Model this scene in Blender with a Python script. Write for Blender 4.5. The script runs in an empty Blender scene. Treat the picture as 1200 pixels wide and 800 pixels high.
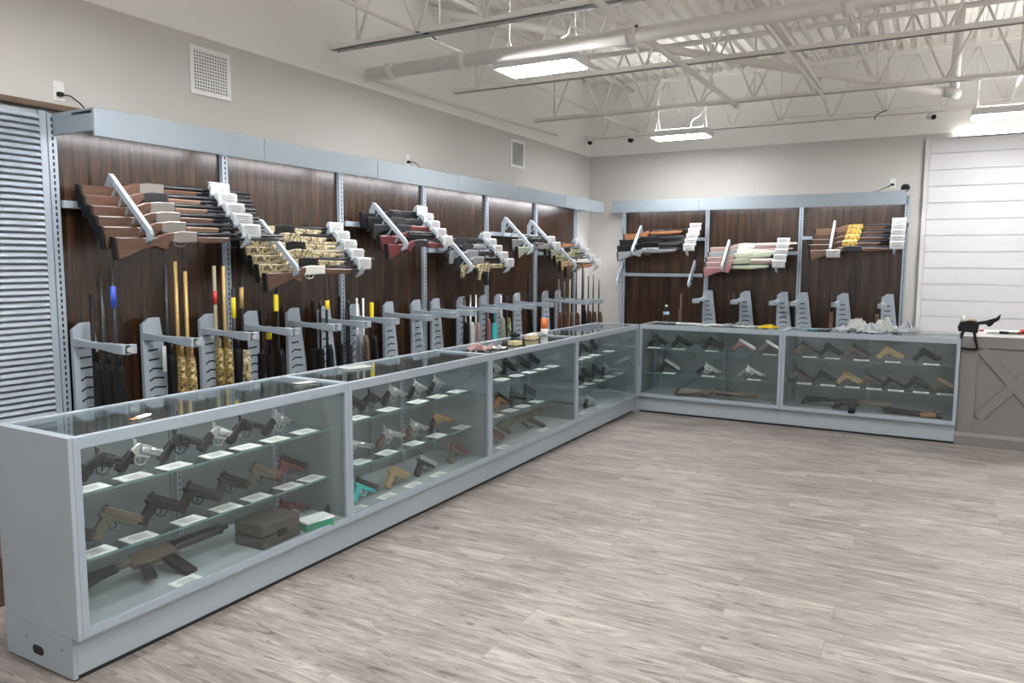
import bpy, bmesh, math, random
from mathutils import Vector, Matrix, Euler

random.seed(7)
scene = bpy.context.scene
COL = scene.collection
PI = math.pi

# ------------------------------------------------------------------ camera
YAW, PITCH, ROLL = -0.5084, -0.1037, 0.0044
cam_d = bpy.data.cameras.new('camera')
cam = bpy.data.objects.new('camera', cam_d)
COL.objects.link(cam)
fw = Vector((math.sin(YAW) * math.cos(PITCH), math.cos(YAW) * math.cos(PITCH), math.sin(PITCH)))
rt = Vector((math.cos(YAW), -math.sin(YAW), 0))
upv = rt.cross(fw)
c_, s_ = math.cos(ROLL), math.sin(ROLL)
r2 = c_ * rt + s_ * upv
u2 = -s_ * rt + c_ * upv
m = Matrix((r2, u2, -fw)).transposed().to_4x4()
m.translation = Vector((2.7758, -1.6209, 1.6216))
cam.matrix_world = m
cam_d.sensor_width = 36
cam_d.sensor_fit = 'HORIZONTAL'
cam_d.lens = 888.24 / 1200 * 36
cam_d.clip_start = 0.02
scene.camera = cam

# ------------------------------------------------------------------ world, exposure
world = bpy.data.worlds.new('world')
scene.world = world
world.use_nodes = True
world.node_tree.nodes['Background'].inputs[0].default_value = (0.8, 0.85, 0.9, 1)
world.node_tree.nodes['Background'].inputs[1].default_value = 0.9
LAMP_STRENGTH = 82.0
TOP_FILL_STRENGTH = 25.0
LAMP_COLOR = (1.0, 0.99, 0.98)
STRIP_STRENGTH = 36.0
UPLIGHT_STRENGTH = 20.0
vs = scene.view_settings
vs.view_transform = 'Standard'
vs.look = 'None'
vs.gamma = 1
vs.use_curve_mapping = False
vs.exposure = 0.10
scene.cycles.max_bounces = 10
scene.cycles.diffuse_bounces = 7
scene.cycles.glossy_bounces = 4
scene.cycles.transparent_max_bounces = 32
scene.cycles.use_denoising = True
scene.cycles.sample_clamp_indirect = 4.0
scene.cycles.caustics_reflective = False
scene.cycles.caustics_refractive = False

# ------------------------------------------------------------------ materials
MATS = {}


def mat(name, color, rough=0.5, metal=0.0, emit=None, strength=0.0, spec=0.5, noise=None):
    """plain principled material with a faint procedural tone variation"""
    if name in MATS:
        return MATS[name]
    m_ = bpy.data.materials.new(name)
    m_.use_nodes = True
    nt = m_.node_tree
    b = nt.nodes['Principled BSDF']
    b.inputs['Base Color'].default_value = (*color, 1)
    b.inputs['Roughness'].default_value = rough
    b.inputs['Metallic'].default_value = metal
    b.inputs['Specular IOR Level'].default_value = spec
    if noise:
        sc, amt = noise
        tc = nt.nodes.new('ShaderNodeTexCoord')
        nz = nt.nodes.new('ShaderNodeTexNoise')
        nz.inputs['Scale'].default_value = sc
        nz.inputs['Detail'].default_value = 4
        mr = nt.nodes.new('ShaderNodeMapRange')
        mr.inputs[1].default_value = 0.3
        mr.inputs[2].default_value = 0.7
        mr.inputs[3].default_value = 1 - amt
        mr.inputs[4].default_value = 1 + amt
        mx = nt.nodes.new('ShaderNodeMix')
        mx.data_type = 'RGBA'
        mx.blend_type = 'MULTIPLY'
        mx.inputs[0].default_value = 1
        mx.inputs[6].default_value = (*color, 1)
        nt.links.new(tc.outputs['Object'], nz.inputs['Vector'])
        nt.links.new(nz.outputs[0], mr.inputs[0])
        nt.links.new(mr.outputs[0], mx.inputs[7])
        nt.links.new(mx.outputs[2], b.inputs['Base Color'])
    if emit:
        b.inputs['Emission Color'].default_value = (*emit, 1)
        b.inputs['Emission Strength'].default_value = strength
    MATS[name] = m_
    return m_


def ramp(nt, fac, stops):
    r = nt.nodes.new('ShaderNodeValToRGB')
    e = r.color_ramp.elements
    e[0].position, e[0].color = stops[0][0], (*stops[0][1], 1)
    e[1].position, e[1].color = stops[-1][0], (*stops[-1][1], 1)
    for p, c in stops[1:-1]:
        n = e.new(p)
        n.color = (*c, 1)
    nt.links.new(fac, r.inputs[0])
    return r.outputs[0]


def wood_mat(name, axis, dark, light, rough=0.4, scale=1.0, stretch=14.0, spec=0.5):
    """streaky wood; axis = index of the grain direction in object space"""
    if name in MATS:
        return MATS[name]
    m_ = bpy.data.materials.new(name)
    m_.use_nodes = True
    nt = m_.node_tree
    b = nt.nodes['Principled BSDF']
    tc = nt.nodes.new('ShaderNodeTexCoord')
    mp = nt.nodes.new('ShaderNodeMapping')
    sc = [stretch * scale] * 3
    sc[axis] = scale
    mp.inputs['Scale'].default_value = sc
    nz = nt.nodes.new('ShaderNodeTexNoise')
    nz.inputs['Scale'].default_value = 1.0
    nz.inputs['Detail'].default_value = 6
    nz.inputs['Roughness'].default_value = 0.65
    nz.inputs['Distortion'].default_value = 0.3
    nt.links.new(tc.outputs['Object'], mp.inputs[0])
    nt.links.new(mp.outputs[0], nz.inputs['Vector'])
    mid = tuple((a + c) / 2 for a, c in zip(dark, light))
    col = ramp(nt, nz.outputs[0], [(0.3, dark), (0.5, mid), (0.72, light)])
    nt.links.new(col, b.inputs['Base Color'])
    b.inputs['Roughness'].default_value = rough
    b.inputs['Specular IOR Level'].default_value = spec
    MATS[name] = m_
    return m_


def camo_mat(name, cols, scale=18):
    if name in MATS:
        return MATS[name]
    m_ = bpy.data.materials.new(name)
    m_.use_nodes = True
    nt = m_.node_tree
    b = nt.nodes['Principled BSDF']
    tc = nt.nodes.new('ShaderNodeTexCoord')
    nz = nt.nodes.new('ShaderNodeTexNoise')
    nz.inputs['Scale'].default_value = scale
    nz.inputs['Detail'].default_value = 3
    nz.inputs['Distortion'].default_value = 1.2
    nt.links.new(tc.outputs['Object'], nz.inputs['Vector'])
    r = nt.nodes.new('ShaderNodeValToRGB')
    r.color_ramp.interpolation = 'CONSTANT'
    e = r.color_ramp.elements
    e[0].position, e[0].color = 0.0, (*cols[0], 1)
    e[1].position, e[1].color = 0.45, (*cols[1], 1)
    for p, c in zip((0.52, 0.6), cols[2:]):
        n = e.new(p)
        n.color = (*c, 1)
    nt.links.new(nz.outputs[0], r.inputs[0])
    nt.links.new(r.outputs[0], b.inputs['Base Color'])
    b.inputs['Roughness'].default_value = 0.6
    MATS[name] = m_
    return m_


def glass_mat(name, tint, ior=1.5):
    """architectural pane: clear transmission plus Fresnel reflection on both faces"""
    m_ = bpy.data.materials.new(name)
    m_.use_nodes = True
    nt = m_.node_tree
    nt.nodes.clear()
    out = nt.nodes.new('ShaderNodeOutputMaterial')
    tr = nt.nodes.new('ShaderNodeBsdfTransparent')
    tr.inputs[0].default_value = (*tint, 1)
    gl = nt.nodes.new('ShaderNodeBsdfGlossy')
    gl.inputs['Roughness'].default_value = 0.0
    gl.inputs[0].default_value = (0.95, 1.0, 1.0, 1)
    fr = nt.nodes.new('ShaderNodeFresnel')
    ge = nt.nodes.new('ShaderNodeNewGeometry')
    ma = nt.nodes.new('ShaderNodeMath')
    ma.operation = 'MULTIPLY_ADD'
    ma.inputs[1].default_value = -(ior - 1 / ior)
    ma.inputs[2].default_value = ior
    mx = nt.nodes.new('ShaderNodeMixShader')
    nt.links.new(ge.outputs['Backfacing'], ma.inputs[0])
    nt.links.new(ma.outputs[0], fr.inputs['IOR'])
    nt.links.new(fr.outputs[0], mx.inputs[0])
    nt.links.new(tr.outputs[0], mx.inputs[1])
    nt.links.new(gl.outputs[0], mx.inputs[2])
    nt.links.new(mx.outputs[0], out.inputs[0])
    MATS[name] = m_
    return m_


def floor_mat():
    m_ = bpy.data.materials.new('vinyl_plank_floor')
    m_.use_nodes = True
    nt = m_.node_tree
    b = nt.nodes['Principled BSDF']
    N = nt.nodes.new
    Lk = nt.links.new
    tc = N('ShaderNodeTexCoord')
    br = N('ShaderNodeTexBrick')
    br.offset = 0.37
    br.inputs['Color1'].default_value = (0, 0, 0, 1)
    br.inputs['Color2'].default_value = (1, 1, 1, 1)
    br.inputs['Mortar'].default_value = (0.5, 0.5, 0.5, 1)
    br.inputs['Scale'].default_value = 1.0
    br.inputs['Brick Width'].default_value = 1.22
    br.inputs['Row Height'].default_value = 0.18
    br.inputs['Mortar Size'].default_value = 0.0018
    br.inputs['Mortar Smooth'].default_value = 0.1
    Lk(tc.outputs['Object'], br.inputs['Vector'])
    # shift the grain from plank to plank
    vm = N('ShaderNodeVectorMath')
    vm.operation = 'MULTIPLY_ADD'
    vm.inputs[1].default_value = (7.3, 3.1, 0)
    Lk(br.outputs['Color'], vm.inputs[0])
    Lk(tc.outputs['Object'], vm.inputs[2])
    mp = N('ShaderNodeMapping')
    mp.inputs['Scale'].default_value = (1.0, 7.5, 1)
    Lk(vm.outputs[0], mp.inputs[0])
    n1 = N('ShaderNodeTexNoise')
    n1.inputs['Scale'].default_value = 1.5
    n1.inputs['Detail'].default_value = 10
    n1.inputs['Roughness'].default_value = 0.78
    n1.inputs['Distortion'].default_value = 1.9
    Lk(mp.outputs[0], n1.inputs['Vector'])
    mp2 = N('ShaderNodeMapping')
    mp2.inputs['Scale'].default_value = (5.0, 60.0, 1)
    Lk(vm.outputs[0], mp2.inputs[0])
    n2 = N('ShaderNodeTexNoise')
    n2.inputs['Scale'].default_value = 1.0
    n2.inputs['Detail'].default_value = 4
    Lk(mp2.outputs[0], n2.inputs['Vector'])
    c1 = ramp(nt, n1.outputs[0], [(0.28, (0.10, 0.088, 0.081)), (0.43, (0.225, 0.20, 0.186)), (0.56, (0.34, 0.308, 0.288)), (0.72, (0.44, 0.405, 0.382))])
    mx = N('ShaderNodeMix')
    mx.data_type = 'RGBA'
    mx.blend_type = 'MULTIPLY'
    mx.inputs[0].default_value = 1.0
    Lk(c1, mx.inputs[6])
    c2 = ramp(nt, n2.outputs[0], [(0.34, (0.80, 0.795, 0.79)), (0.58, (1.05, 1.05, 1.05))])
    Lk(c2, mx.inputs[7])
    mx2 = N('ShaderNodeMix')
    mx2.data_type = 'RGBA'
    mx2.blend_type = 'MULTIPLY'
    mx2.inputs[0].default_value = 1.0
    Lk(mx.outputs[2], mx2.inputs[6])
    c3 = ramp(nt, br.outputs['Color'], [(0.0, (0.88, 0.88, 0.89)), (1.0, (1.07, 1.06, 1.05))])
    Lk(c3, mx2.inputs[7])
    mp4 = N('ShaderNodeMapping')
    mp4.inputs['Scale'].default_value = (0.9, 2.6, 1)
    Lk(vm.outputs[0], mp4.inputs[0])
    n4 = N('ShaderNodeTexNoise')
    n4.inputs['Scale'].default_value = 1.6
    n4.inputs['Detail'].default_value = 5
    n4.inputs['Roughness'].default_value = 0.6
    Lk(mp4.outputs[0], n4.inputs['Vector'])
    c4 = ramp(nt, n4.outputs[0], [(0.32, (0.74, 0.73, 0.725)), (0.62, (1.10, 1.10, 1.10))])
    mp5 = N('ShaderNodeMapping')
    mp5.inputs['Scale'].default_value = (2.4, 15, 1)
    Lk(vm.outputs[0], mp5.inputs[0])
    n5 = N('ShaderNodeTexNoise')
    n5.inputs['Scale'].default_value = 1.3
    n5.inputs['Detail'].default_value = 3
    n5.inputs['Distortion'].default_value = 2.5
    Lk(mp5.outputs[0], n5.inputs['Vector'])
    c5 = ramp(nt, n5.outputs[0], [(0.30, (0.45, 0.44, 0.44)), (0.40, (1.0, 1.0, 1.0)), (1.0, (1.0, 1.0, 1.0))])
    mx4 = N('ShaderNodeMix')
    mx4.data_type = 'RGBA'
    mx4.blend_type = 'MULTIPLY'
    mx4.inputs[0].default_value = 1.0
    Lk(mx2.outputs[2], mx4.inputs[6])
    Lk(c4, mx4.inputs[7])
    mx5 = N('ShaderNodeMix')
    mx5.data_type = 'RGBA'
    mx5.blend_type = 'MULTIPLY'
    mx5.inputs[0].default_value = 1.0
    Lk(mx4.outputs[2], mx5.inputs[6])
    Lk(c5, mx5.inputs[7])
    mx2 = mx5
    mx3 = N('ShaderNodeMix')
    mx3.data_type = 'RGBA'
    Lk(br.outputs['Fac'], mx3.inputs[0])
    Lk(mx2.outputs[2], mx3.inputs[6])
    mx3.inputs[7].default_value = (0.20, 0.18, 0.165, 1)
    Lk(mx3.outputs[2], b.inputs['Base Color'])
    b.inputs['Roughness'].default_value = 0.42
    b.inputs['Specular IOR Level'].default_value = 0.4
    bp = N('ShaderNodeBump')
    bp.inputs['Strength'].default_value = 0.12
    bp.inputs['Distance'].default_value = 0.002
    Lk(n2.outputs[0], bp.inputs['Height'])
    Lk(bp.outputs[0], b.inputs['Normal'])
    return m_


def panel_mat():
    """dark walnut laminate with board-to-board tone changes, grain along z"""
    m_ = bpy.data.materials.new('walnut_laminate')
    m_.use_nodes = True
    nt = m_.node_tree
    b = nt.nodes['Principled BSDF']
    N = nt.nodes.new
    Lk = nt.links.new
    tc = N('ShaderNodeTexCoord')
    mp = N('ShaderNodeMapping')
    mp.inputs['Scale'].default_value = (24, 24, 1.1)
    Lk(tc.outputs['Object'], mp.inputs[0])
    n1 = N('ShaderNodeTexNoise')
    n1.inputs['Scale'].default_value = 1.0
    n1.inputs['Detail'].default_value = 7
    n1.inputs['Roughness'].default_value = 0.65
    n1.inputs['Distortion'].default_value = 0.35
    Lk(mp.outputs[0], n1.inputs['Vector'])
    mp2 = N('ShaderNodeMapping')
    mp2.inputs['Scale'].default_value = (11, 0, 0.0)
    Lk(tc.outputs['Object'], mp2.inputs[0])
    vo = N('ShaderNodeTexVoronoi')
    vo.inputs['Scale'].default_value = 1.0
    Lk(mp2.outputs[0], vo.inputs['Vector'])
    c1 = ramp(nt, n1.outputs[0], [(0.25, (0.006, 0.0032, 0.002)), (0.5, (0.030, 0.0155, 0.009)), (0.8, (0.082, 0.044, 0.026))])
    mx = N('ShaderNodeMix')
    mx.data_type = 'RGBA'
    mx.blend_type = 'MULTIPLY'
    mx.inputs[0].default_value = 1.0
    c2 = ramp(nt, vo.outputs['Color'], [(0.0, (0.72, 0.71, 0.70)), (1.0, (1.18, 1.18, 1.18))])
    Lk(c1, mx.inputs[6])
    Lk(c2, mx.inputs[7])
    Lk(mx.outputs[2], b.inputs['Base Color'])
    b.inputs['Roughness'].default_value = 0.24
    b.inputs['Specular IOR Level'].default_value = 0.5
    return m_


def glow(name, color, strength):
    m_ = bpy.data.materials.new(name)
    m_.use_nodes = True
    nt = m_.node_tree
    nt.nodes.clear()
    out = nt.nodes.new('ShaderNodeOutputMaterial')
    em = nt.nodes.new('ShaderNodeEmission')
    em.inputs[0].default_value = (*color, 1)
    em.inputs[1].default_value = strength
    nt.links.new(em.outputs[0], out.inputs[0])
    MATS[name] = m_
    return m_


M_FLOOR = floor_mat()
M_PANEL = panel_mat()
M_BEIGE = mat('beige_wall_paint', (0.55, 0.538, 0.518), 0.85, noise=(0.6, 0.02))
M_WHITE = mat('white_wall_paint', (0.90, 0.895, 0.87), 0.85, noise=(0.6, 0.02))
M_DECK = mat('white_roof_deck', (0.90, 0.885, 0.83), 0.8, noise=(3, 0.04))
M_STEELW = mat('white_painted_steel', (0.82, 0.81, 0.77), 0.55, noise=(4, 0.03))
M_CONDUIT = mat('galvanised_conduit', (0.42, 0.43, 0.43), 0.45, 0.3)
M_GREY = mat('grey_blue_enamel', (0.285, 0.335, 0.385), 0.38, noise=(2.5, 0.03))
M_GREYD = mat('grey_enamel_panel', (0.30, 0.34, 0.375), 0.42, noise=(2.5, 0.03))
M_SLAT = mat('pale_slat_enamel', (0.31, 0.355, 0.41), 0.4)
M_BLACK = mat('matte_black', (0.007, 0.007, 0.008), 0.55, spec=0.2)
M_HOLE = mat('dark_slot', (0.01, 0.011, 0.013), 0.9)
M_GAPSHADE = mat('black_gap_shade', (0.012, 0.012, 0.012), 0.8)
M_GLASS = glass_mat('showcase_glass', (0.915, 0.94, 0.94), 1.52)
M_EDGE = mat('green_glass_edge', (0.16, 0.30, 0.29), 0.15)
M_DECKL = mat('pale_grey_deck', (0.32, 0.36, 0.37), 0.5, noise=(3, 0.05))
M_REAR = mat('grey_sliding_door', (0.185, 0.21, 0.225), 0.35, noise=(3, 0.04))
M_CARD = mat('white_card', (0.80, 0.82, 0.80), 0.6)
M_INK = mat('grey_print', (0.30, 0.31, 0.31), 0.7)
M_SHIP = mat('white_shiplap_paint', (0.58, 0.58, 0.60), 0.6, noise=(2, 0.02))
M_COUNTER = mat('taupe_cabinet_paint', (0.155, 0.148, 0.145), 0.5, noise=(3, 0.03))
M_TOP = mat('white_quartz_top', (0.78, 0.78, 0.78), 0.3)
M_LAMP = glow('lit_led_diffuser', LAMP_COLOR, LAMP_STRENGTH)
M_TOPFILL = glow('added_top_glow', LAMP_COLOR, TOP_FILL_STRENGTH)  # upward glow added to lift the ceiling
M_STRIP = glow('lit_led_strip', (1.0, 0.97, 0.98), STRIP_STRENGTH)
M_UPL = glow('lit_wash_strip', (1.0, 0.97, 0.90), UPLIGHT_STRENGTH)
M_HOUS = mat('white_lamp_housing', (0.78, 0.78, 0.78), 0.4)
M_BROWN = wood_mat('brown_wood_trim', 1, (0.06, 0.035, 0.022), (0.17, 0.11, 0.075), 0.5)

# gun finishes
G = {
    'black': mat('black_polymer', (0.007, 0.007, 0.008), 0.45, spec=0.2),
    'charcoal': mat('charcoal_finish', (0.024, 0.025, 0.028), 0.42, 0.2, spec=0.25),
    'gunmetal': mat('blued_steel', (0.035, 0.037, 0.042), 0.28, 0.7),
    'steel': mat('stainless_steel', (0.62, 0.63, 0.63), 0.32, 0.85),
    'grey': mat('grey_polymer', (0.20, 0.21, 0.225), 0.45),
    'olive': mat('olive_polymer', (0.085, 0.08, 0.05), 0.5),
    'tan': mat('tan_polymer', (0.36, 0.25, 0.13), 0.5),
    'brown': mat('dark_bronze_finish', (0.12, 0.085, 0.06), 0.5),
    'teal': mat('teal_finish', (0.05, 0.50, 0.50), 0.45),
    'pink': mat('pink_finish', (0.27, 0.12, 0.13), 0.45),
    'rose': mat('rose_laminate', (0.27, 0.19, 0.175), 0.45),
    'white': mat('pale_finish', (0.62, 0.62, 0.58), 0.4),
    'sage': mat('sage_finish', (0.33, 0.37, 0.27), 0.5),
    'gold': mat('gold_engraved_receiver', (0.62, 0.43, 0.12), 0.28, 0.8, noise=(45, 0.75)),
    'brass': mat('brass_tube', (0.42, 0.28, 0.10), 0.4, 0.4),
    'khaki': mat('khaki_barrel', (0.33, 0.29, 0.19), 0.55),
    'yellow': mat('yellow_plastic', (0.85, 0.66, 0.02), 0.45),
    'blue': mat('blue_label', (0.03, 0.08, 0.45), 0.4),
    'red': mat('red_laminate', (0.10, 0.012, 0.015), 0.4),
    'orange': wood_mat('orange_wood', 0, (0.17, 0.065, 0.025), (0.36, 0.165, 0.065), 0.4, 6),
    'walnut': wood_mat('walnut_stock', 0, (0.032, 0.015, 0.009), (0.12, 0.057, 0.031), 0.35, 6),
    'maple': wood_mat('pale_wood_stock', 0, (0.085, 0.047, 0.029), (0.21, 0.125, 0.078), 0.4, 6),
    'darkwood': wood_mat('dark_wood_stock', 0, (0.045, 0.022, 0.014), (0.13, 0.06, 0.035), 0.35, 6),
    'camo': camo_mat('tan_camouflage', [(0.06, 0.05, 0.03), (0.42, 0.34, 0.19), (0.18, 0.15, 0.08), (0.60, 0.54, 0.38)]),
    'greencamo': camo_mat('green_camouflage', [(0.03, 0.035, 0.02), (0.16, 0.17, 0.08), (0.34, 0.31, 0.18), (0.08, 0.07, 0.04)]),
    'goldcamo': camo_mat('golden_reed_camouflage', [(0.05, 0.035, 0.01), (0.42, 0.30, 0.10), (0.16, 0.11, 0.04), (0.62, 0.50, 0.25)], 30),
    'silver': mat('silver_receiver', (0.24, 0.225, 0.21), 0.35, 0.7),
}


# ------------------------------------------------------------------ mesh builder
class B:
    def __init__(self):
        self.bm = bmesh.new()
        self.mi = 0

    def _tag(self, faces):
        for f in faces:
            f.material_index = self.mi

    def box(self, a, b, bev=0.0):
        x0, x1 = sorted((a[0], b[0]))
        y0, y1 = sorted((a[1], b[1]))
        z0, z1 = sorted((a[2], b[2]))
        v = [self.bm.verts.new(p) for p in ((x0, y0, z0), (x1, y0, z0), (x1, y1, z0), (x0, y1, z0), (x0, y0, z1), (x1, y0, z1), (x1, y1, z1), (x0, y1, z1))]
        fs = [self.bm.faces.new([v[i] for i in q]) for q in ((0, 3, 2, 1), (4, 5, 6, 7), (0, 1, 5, 4), (1, 2, 6, 5), (2, 3, 7, 6), (3, 0, 4, 7))]
        self._tag(fs)
        if bev > 0:
            es = list({e for f in fs for e in f.edges})
            r = bmesh.ops.bevel(self.bm, geom=es, offset=bev, segments=1, affect='EDGES', profile=0.5)
            self._tag(r['faces'])
        return self

    def prism(self, poly, axis, a, b, bev=0.0):
        """extrude polygon. axis 'y': poly in (x,z); 'x': poly in (y,z); 'z': poly in (x,y)"""
        def P(p, t):
            return {'y': (p[0], t, p[1]), 'x': (t, p[0], p[1]), 'z': (p[0], p[1], t)}[axis]
        va = [self.bm.verts.new(P(p, a)) for p in poly]
        vb = [self.bm.verts.new(P(p, b)) for p in poly]
        n = len(poly)
        fs = [self.bm.faces.new(va), self.bm.faces.new(vb[::-1])]
        for i in range(n):
            fs.append(self.bm.faces.new([va[(i + 1) % n], va[i], vb[i], vb[(i + 1) % n]]))
        self._tag(fs)
        bmesh.ops.recalc_face_normals(self.bm, faces=fs)
        if bev > 0:
            es = list({e for f in fs[:2] for e in f.edges})
            r = bmesh.ops.bevel(self.bm, geom=es, offset=bev, segments=1, affect='EDGES', profile=0.5)
            self._tag(r['faces'])
        return self

    def tube(self, pts, r, seg=10, cap=True):
        pts = [Vector(p) for p in pts]
        rs = r if isinstance(r, (list, tuple)) else [r] * len(pts)
        rings = []
        up = None
        for i, p in enumerate(pts):
            if i == 0:
                t = pts[1] - p
            elif i == len(pts) - 1:
                t = p - pts[i - 1]
            else:
                t = (pts[i + 1] - p).normalized() + (p - pts[i - 1]).normalized()
            t.normalize()
            if up is None:
                up = Vector((0, 0, 1)) if abs(t.z) < 0.9 else Vector((1, 0, 0))
            s = t.cross(up)
            if s.length < 1e-6:
                s = t.orthogonal()
            s.normalize()
            up = s.cross(t).normalized()
            rings.append([self.bm.verts.new(p + rs[i] * (math.cos(2 * PI * k / seg) * s + math.sin(2 * PI * k / seg) * up)) for k in range(seg)])
        fs = []
        for i in range(len(rings) - 1):
            for k in range(seg):
                fs.append(self.bm.faces.new([rings[i][k], rings[i][(k + 1) % seg], rings[i + 1][(k + 1) % seg], rings[i + 1][k]]))
        for f in fs:
            f.smooth = True
        if cap:
            fs.append(self.bm.faces.new(rings[0][::-1]))
            fs.append(self.bm.faces.new(rings[-1]))
        self._tag(fs)
        return self

    def lathe(self, prof, c=(0, 0, 0), seg=20):
        """prof: list of (radius, z)"""
        c = Vector(c)
        return self.tube([c + Vector((0, 0, z)) for _, z in prof], [max(r_, 1e-4) for r_, _ in prof], seg)

    def grid(self, P):
        """P[i][j] points -> quad sheet"""
        V = [[self.bm.verts.new(p) for p in row] for row in P]
        fs = []
        for i in range(len(V) - 1):
            for j in range(len(V[0]) - 1):
                fs.append(self.bm.faces.new([V[i][j], V[i + 1][j], V[i + 1][j + 1], V[i][j + 1]]))
        self._tag(fs)
        return self

    def mesh(self, name, mats):
        me = bpy.data.meshes.new(name)
        self.bm.normal_update()
        self.bm.to_mesh(me)
        self.bm.free()
        for m_ in (mats if isinstance(mats, (list, tuple)) else [mats]):
            me.materials.append(m_)
        return me


def obj(name, me, parent=None):
    o = bpy.data.objects.new(name, me)
    COL.objects.link(o)
    if parent is not None:
        o.parent = parent
    return o


def part(name, b, mats, parent, label=None):
    o = obj(name, b.mesh(name, mats), parent)
    if label:
        o['label'] = label
    return o


def tag(o, label, cat, group=None, kind=None):
    o['label'] = label
    o['category'] = cat
    if group:
        o['group'] = group
    if kind:
        o['kind'] = kind
    return o


def thing(name, label, cat, group=None):
    o = bpy.data.objects.new(name, None)
    o.empty_display_size = 0.05
    COL.objects.link(o)
    return tag(o, label, cat, group)


def solid(name, b, mats, label, cat, group=None):
    return tag(obj(name, b.mesh(name, mats)), label, cat, group)


def structure(name, b, mats, label):
    o = obj(name, b.mesh(name, mats))
    o['kind'] = 'structure'
    o['label'] = label
    return o


def copy_tree(o, parent=None):
    c = o.copy()
    COL.objects.link(c)
    c.parent = parent
    for ch in list(o.children):
        copy_tree(ch, c)
    return c


def place(o, loc, rz=0.0):
    o.location = loc
    o.rotation_euler = (0, 0, rz)
    return o


def frame_point(fr, p):
    """local wall-fixture point -> world. frames: 'L' left run, 'K' back run"""
    if fr == 'L':
        return Vector((-1.72 - p[1], p[0], p[2]))
    return Vector((p[0], 8.90 + p[1], p[2]))


def frame_rot(fr):
    return Matrix.Rotation(PI / 2, 3, 'Z') if fr == 'L' else Matrix.Identity(3)


ORD = ['first', 'second', 'third', 'fourth', 'fifth', 'sixth', 'seventh', 'eighth', 'ninth', 'tenth', 'eleventh', 'twelfth', 'thirteenth', 'fourteenth', 'fifteenth', 'sixteenth']

# ================================================================== room
XW, YB, XR, YF = -1.82, 9.0, 8.2, -6.5
ZB, ZD = 3.187, 4.2
structure('floor', B().box((XW - 0.1, YF, -0.1), (XR, YB + 0.1, 0)), M_FLOOR, 'grey brown wood-look plank floor')
b = B()
b.box((XW - 0.1, YF, 0), (XW, YB + 0.1, ZB))
b.mi = 1
b.box((XW - 0.1, YF, ZB), (XW, YB + 0.1, ZD + 0.1))
structure('wall_left', b, [M_BEIGE, M_WHITE], 'beige wall with white upper band behind the long rack')
b = B()
b.box((XW, YB, 0), (XR, YB + 0.1, ZB))
b.mi = 1
b.box((XW, YB, ZB), (XR, YB + 0.1, ZD + 0.1))
structure('wall_back', b, [M_BEIGE, M_WHITE], 'beige back wall with white upper band')
structure('wall_right', B().box((XR, YF, 0), (XR + 0.1, YB + 0.1, ZD + 0.1)), M_WHITE, 'white wall on the open side of the shop')
b = B()
FILL_WIN = [(-1.3, 1.3), (1.7, 4.5), (4.9, 7.7)]  # unseen openings, added so daylight brightens walls and ceiling
b.box((XW - 0.1, YF - 0.1, 0), (XR + 0.1, YF, 0.35)).box((XW - 0.1, YF - 0.1, 3.1), (XR + 0.1, YF, ZD + 0.1))
px = XW - 0.1
for wa, wb in FILL_WIN + [(XR + 0.1, None)]:
    b.box((px, YF - 0.1, 0.35), (wa, YF, 3.1))
    px = wb
structure('wall_front', b, M_WHITE, 'unseen white front wall, wide openings added for fill daylight')
for i, (wa, wb) in enumerate(FILL_WIN):
    b = B()
    for x_ in (wa, (wa + wb) / 2 - 0.03, wb - 0.06):
        b.box((x_, YF - 0.09, 0.35), (x_ + 0.06, YF - 0.01, 3.1))
    b.box((wa, YF - 0.09, 0.35), (wb, YF - 0.01, 0.41)).box((wa, YF - 0.09, 3.04), (wb, YF - 0.01, 3.1))
    structure('fill_window_%d' % (i + 1), b, mat('dark_fill_frame', (0.05, 0.05, 0.055), 0.4), 'unseen opening frame added for fill daylight')
# corrugated roof deck, ribs along Y
b = B()
prof = []
x = XW - 0.1
while x < XR:
    prof += [(x, ZD), (x + 0.055, ZD), (x + 0.075, ZD + 0.045), (x + 0.13, ZD + 0.045)]
    x += 0.15
prof.append((x, ZD))
low = prof + [(x, ZD + 0.12), (XW - 0.1, ZD + 0.12)]
b.prism(low, 'y', YF - 0.1, YB + 0.1)
structure('ceiling', b, M_DECK, 'white corrugated metal roof deck')
# shiplap panel wall
b = B()
z = 0.0
SX0, SX1 = 2.58, XR
b.box((SX0, YB - 0.035, 0), (SX1, YB, 3.115))
zs = [0.02 + 0.195 * i for i in range(16)]
for i, z0 in enumerate(zs):
    z1 = min(z0 + 0.189, 3.112)
    b.box((SX0 + 0.05, YB - 0.05, z0), (SX1, YB - 0.03, z1), 0.002)
b.box((SX0, YB - 0.06, 0), (SX0 + 0.048, YB, 3.118), 0.002)
structure('wall_shiplap', b, M_SHIP, 'white horizontal shiplap boards covering the back wall')

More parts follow.
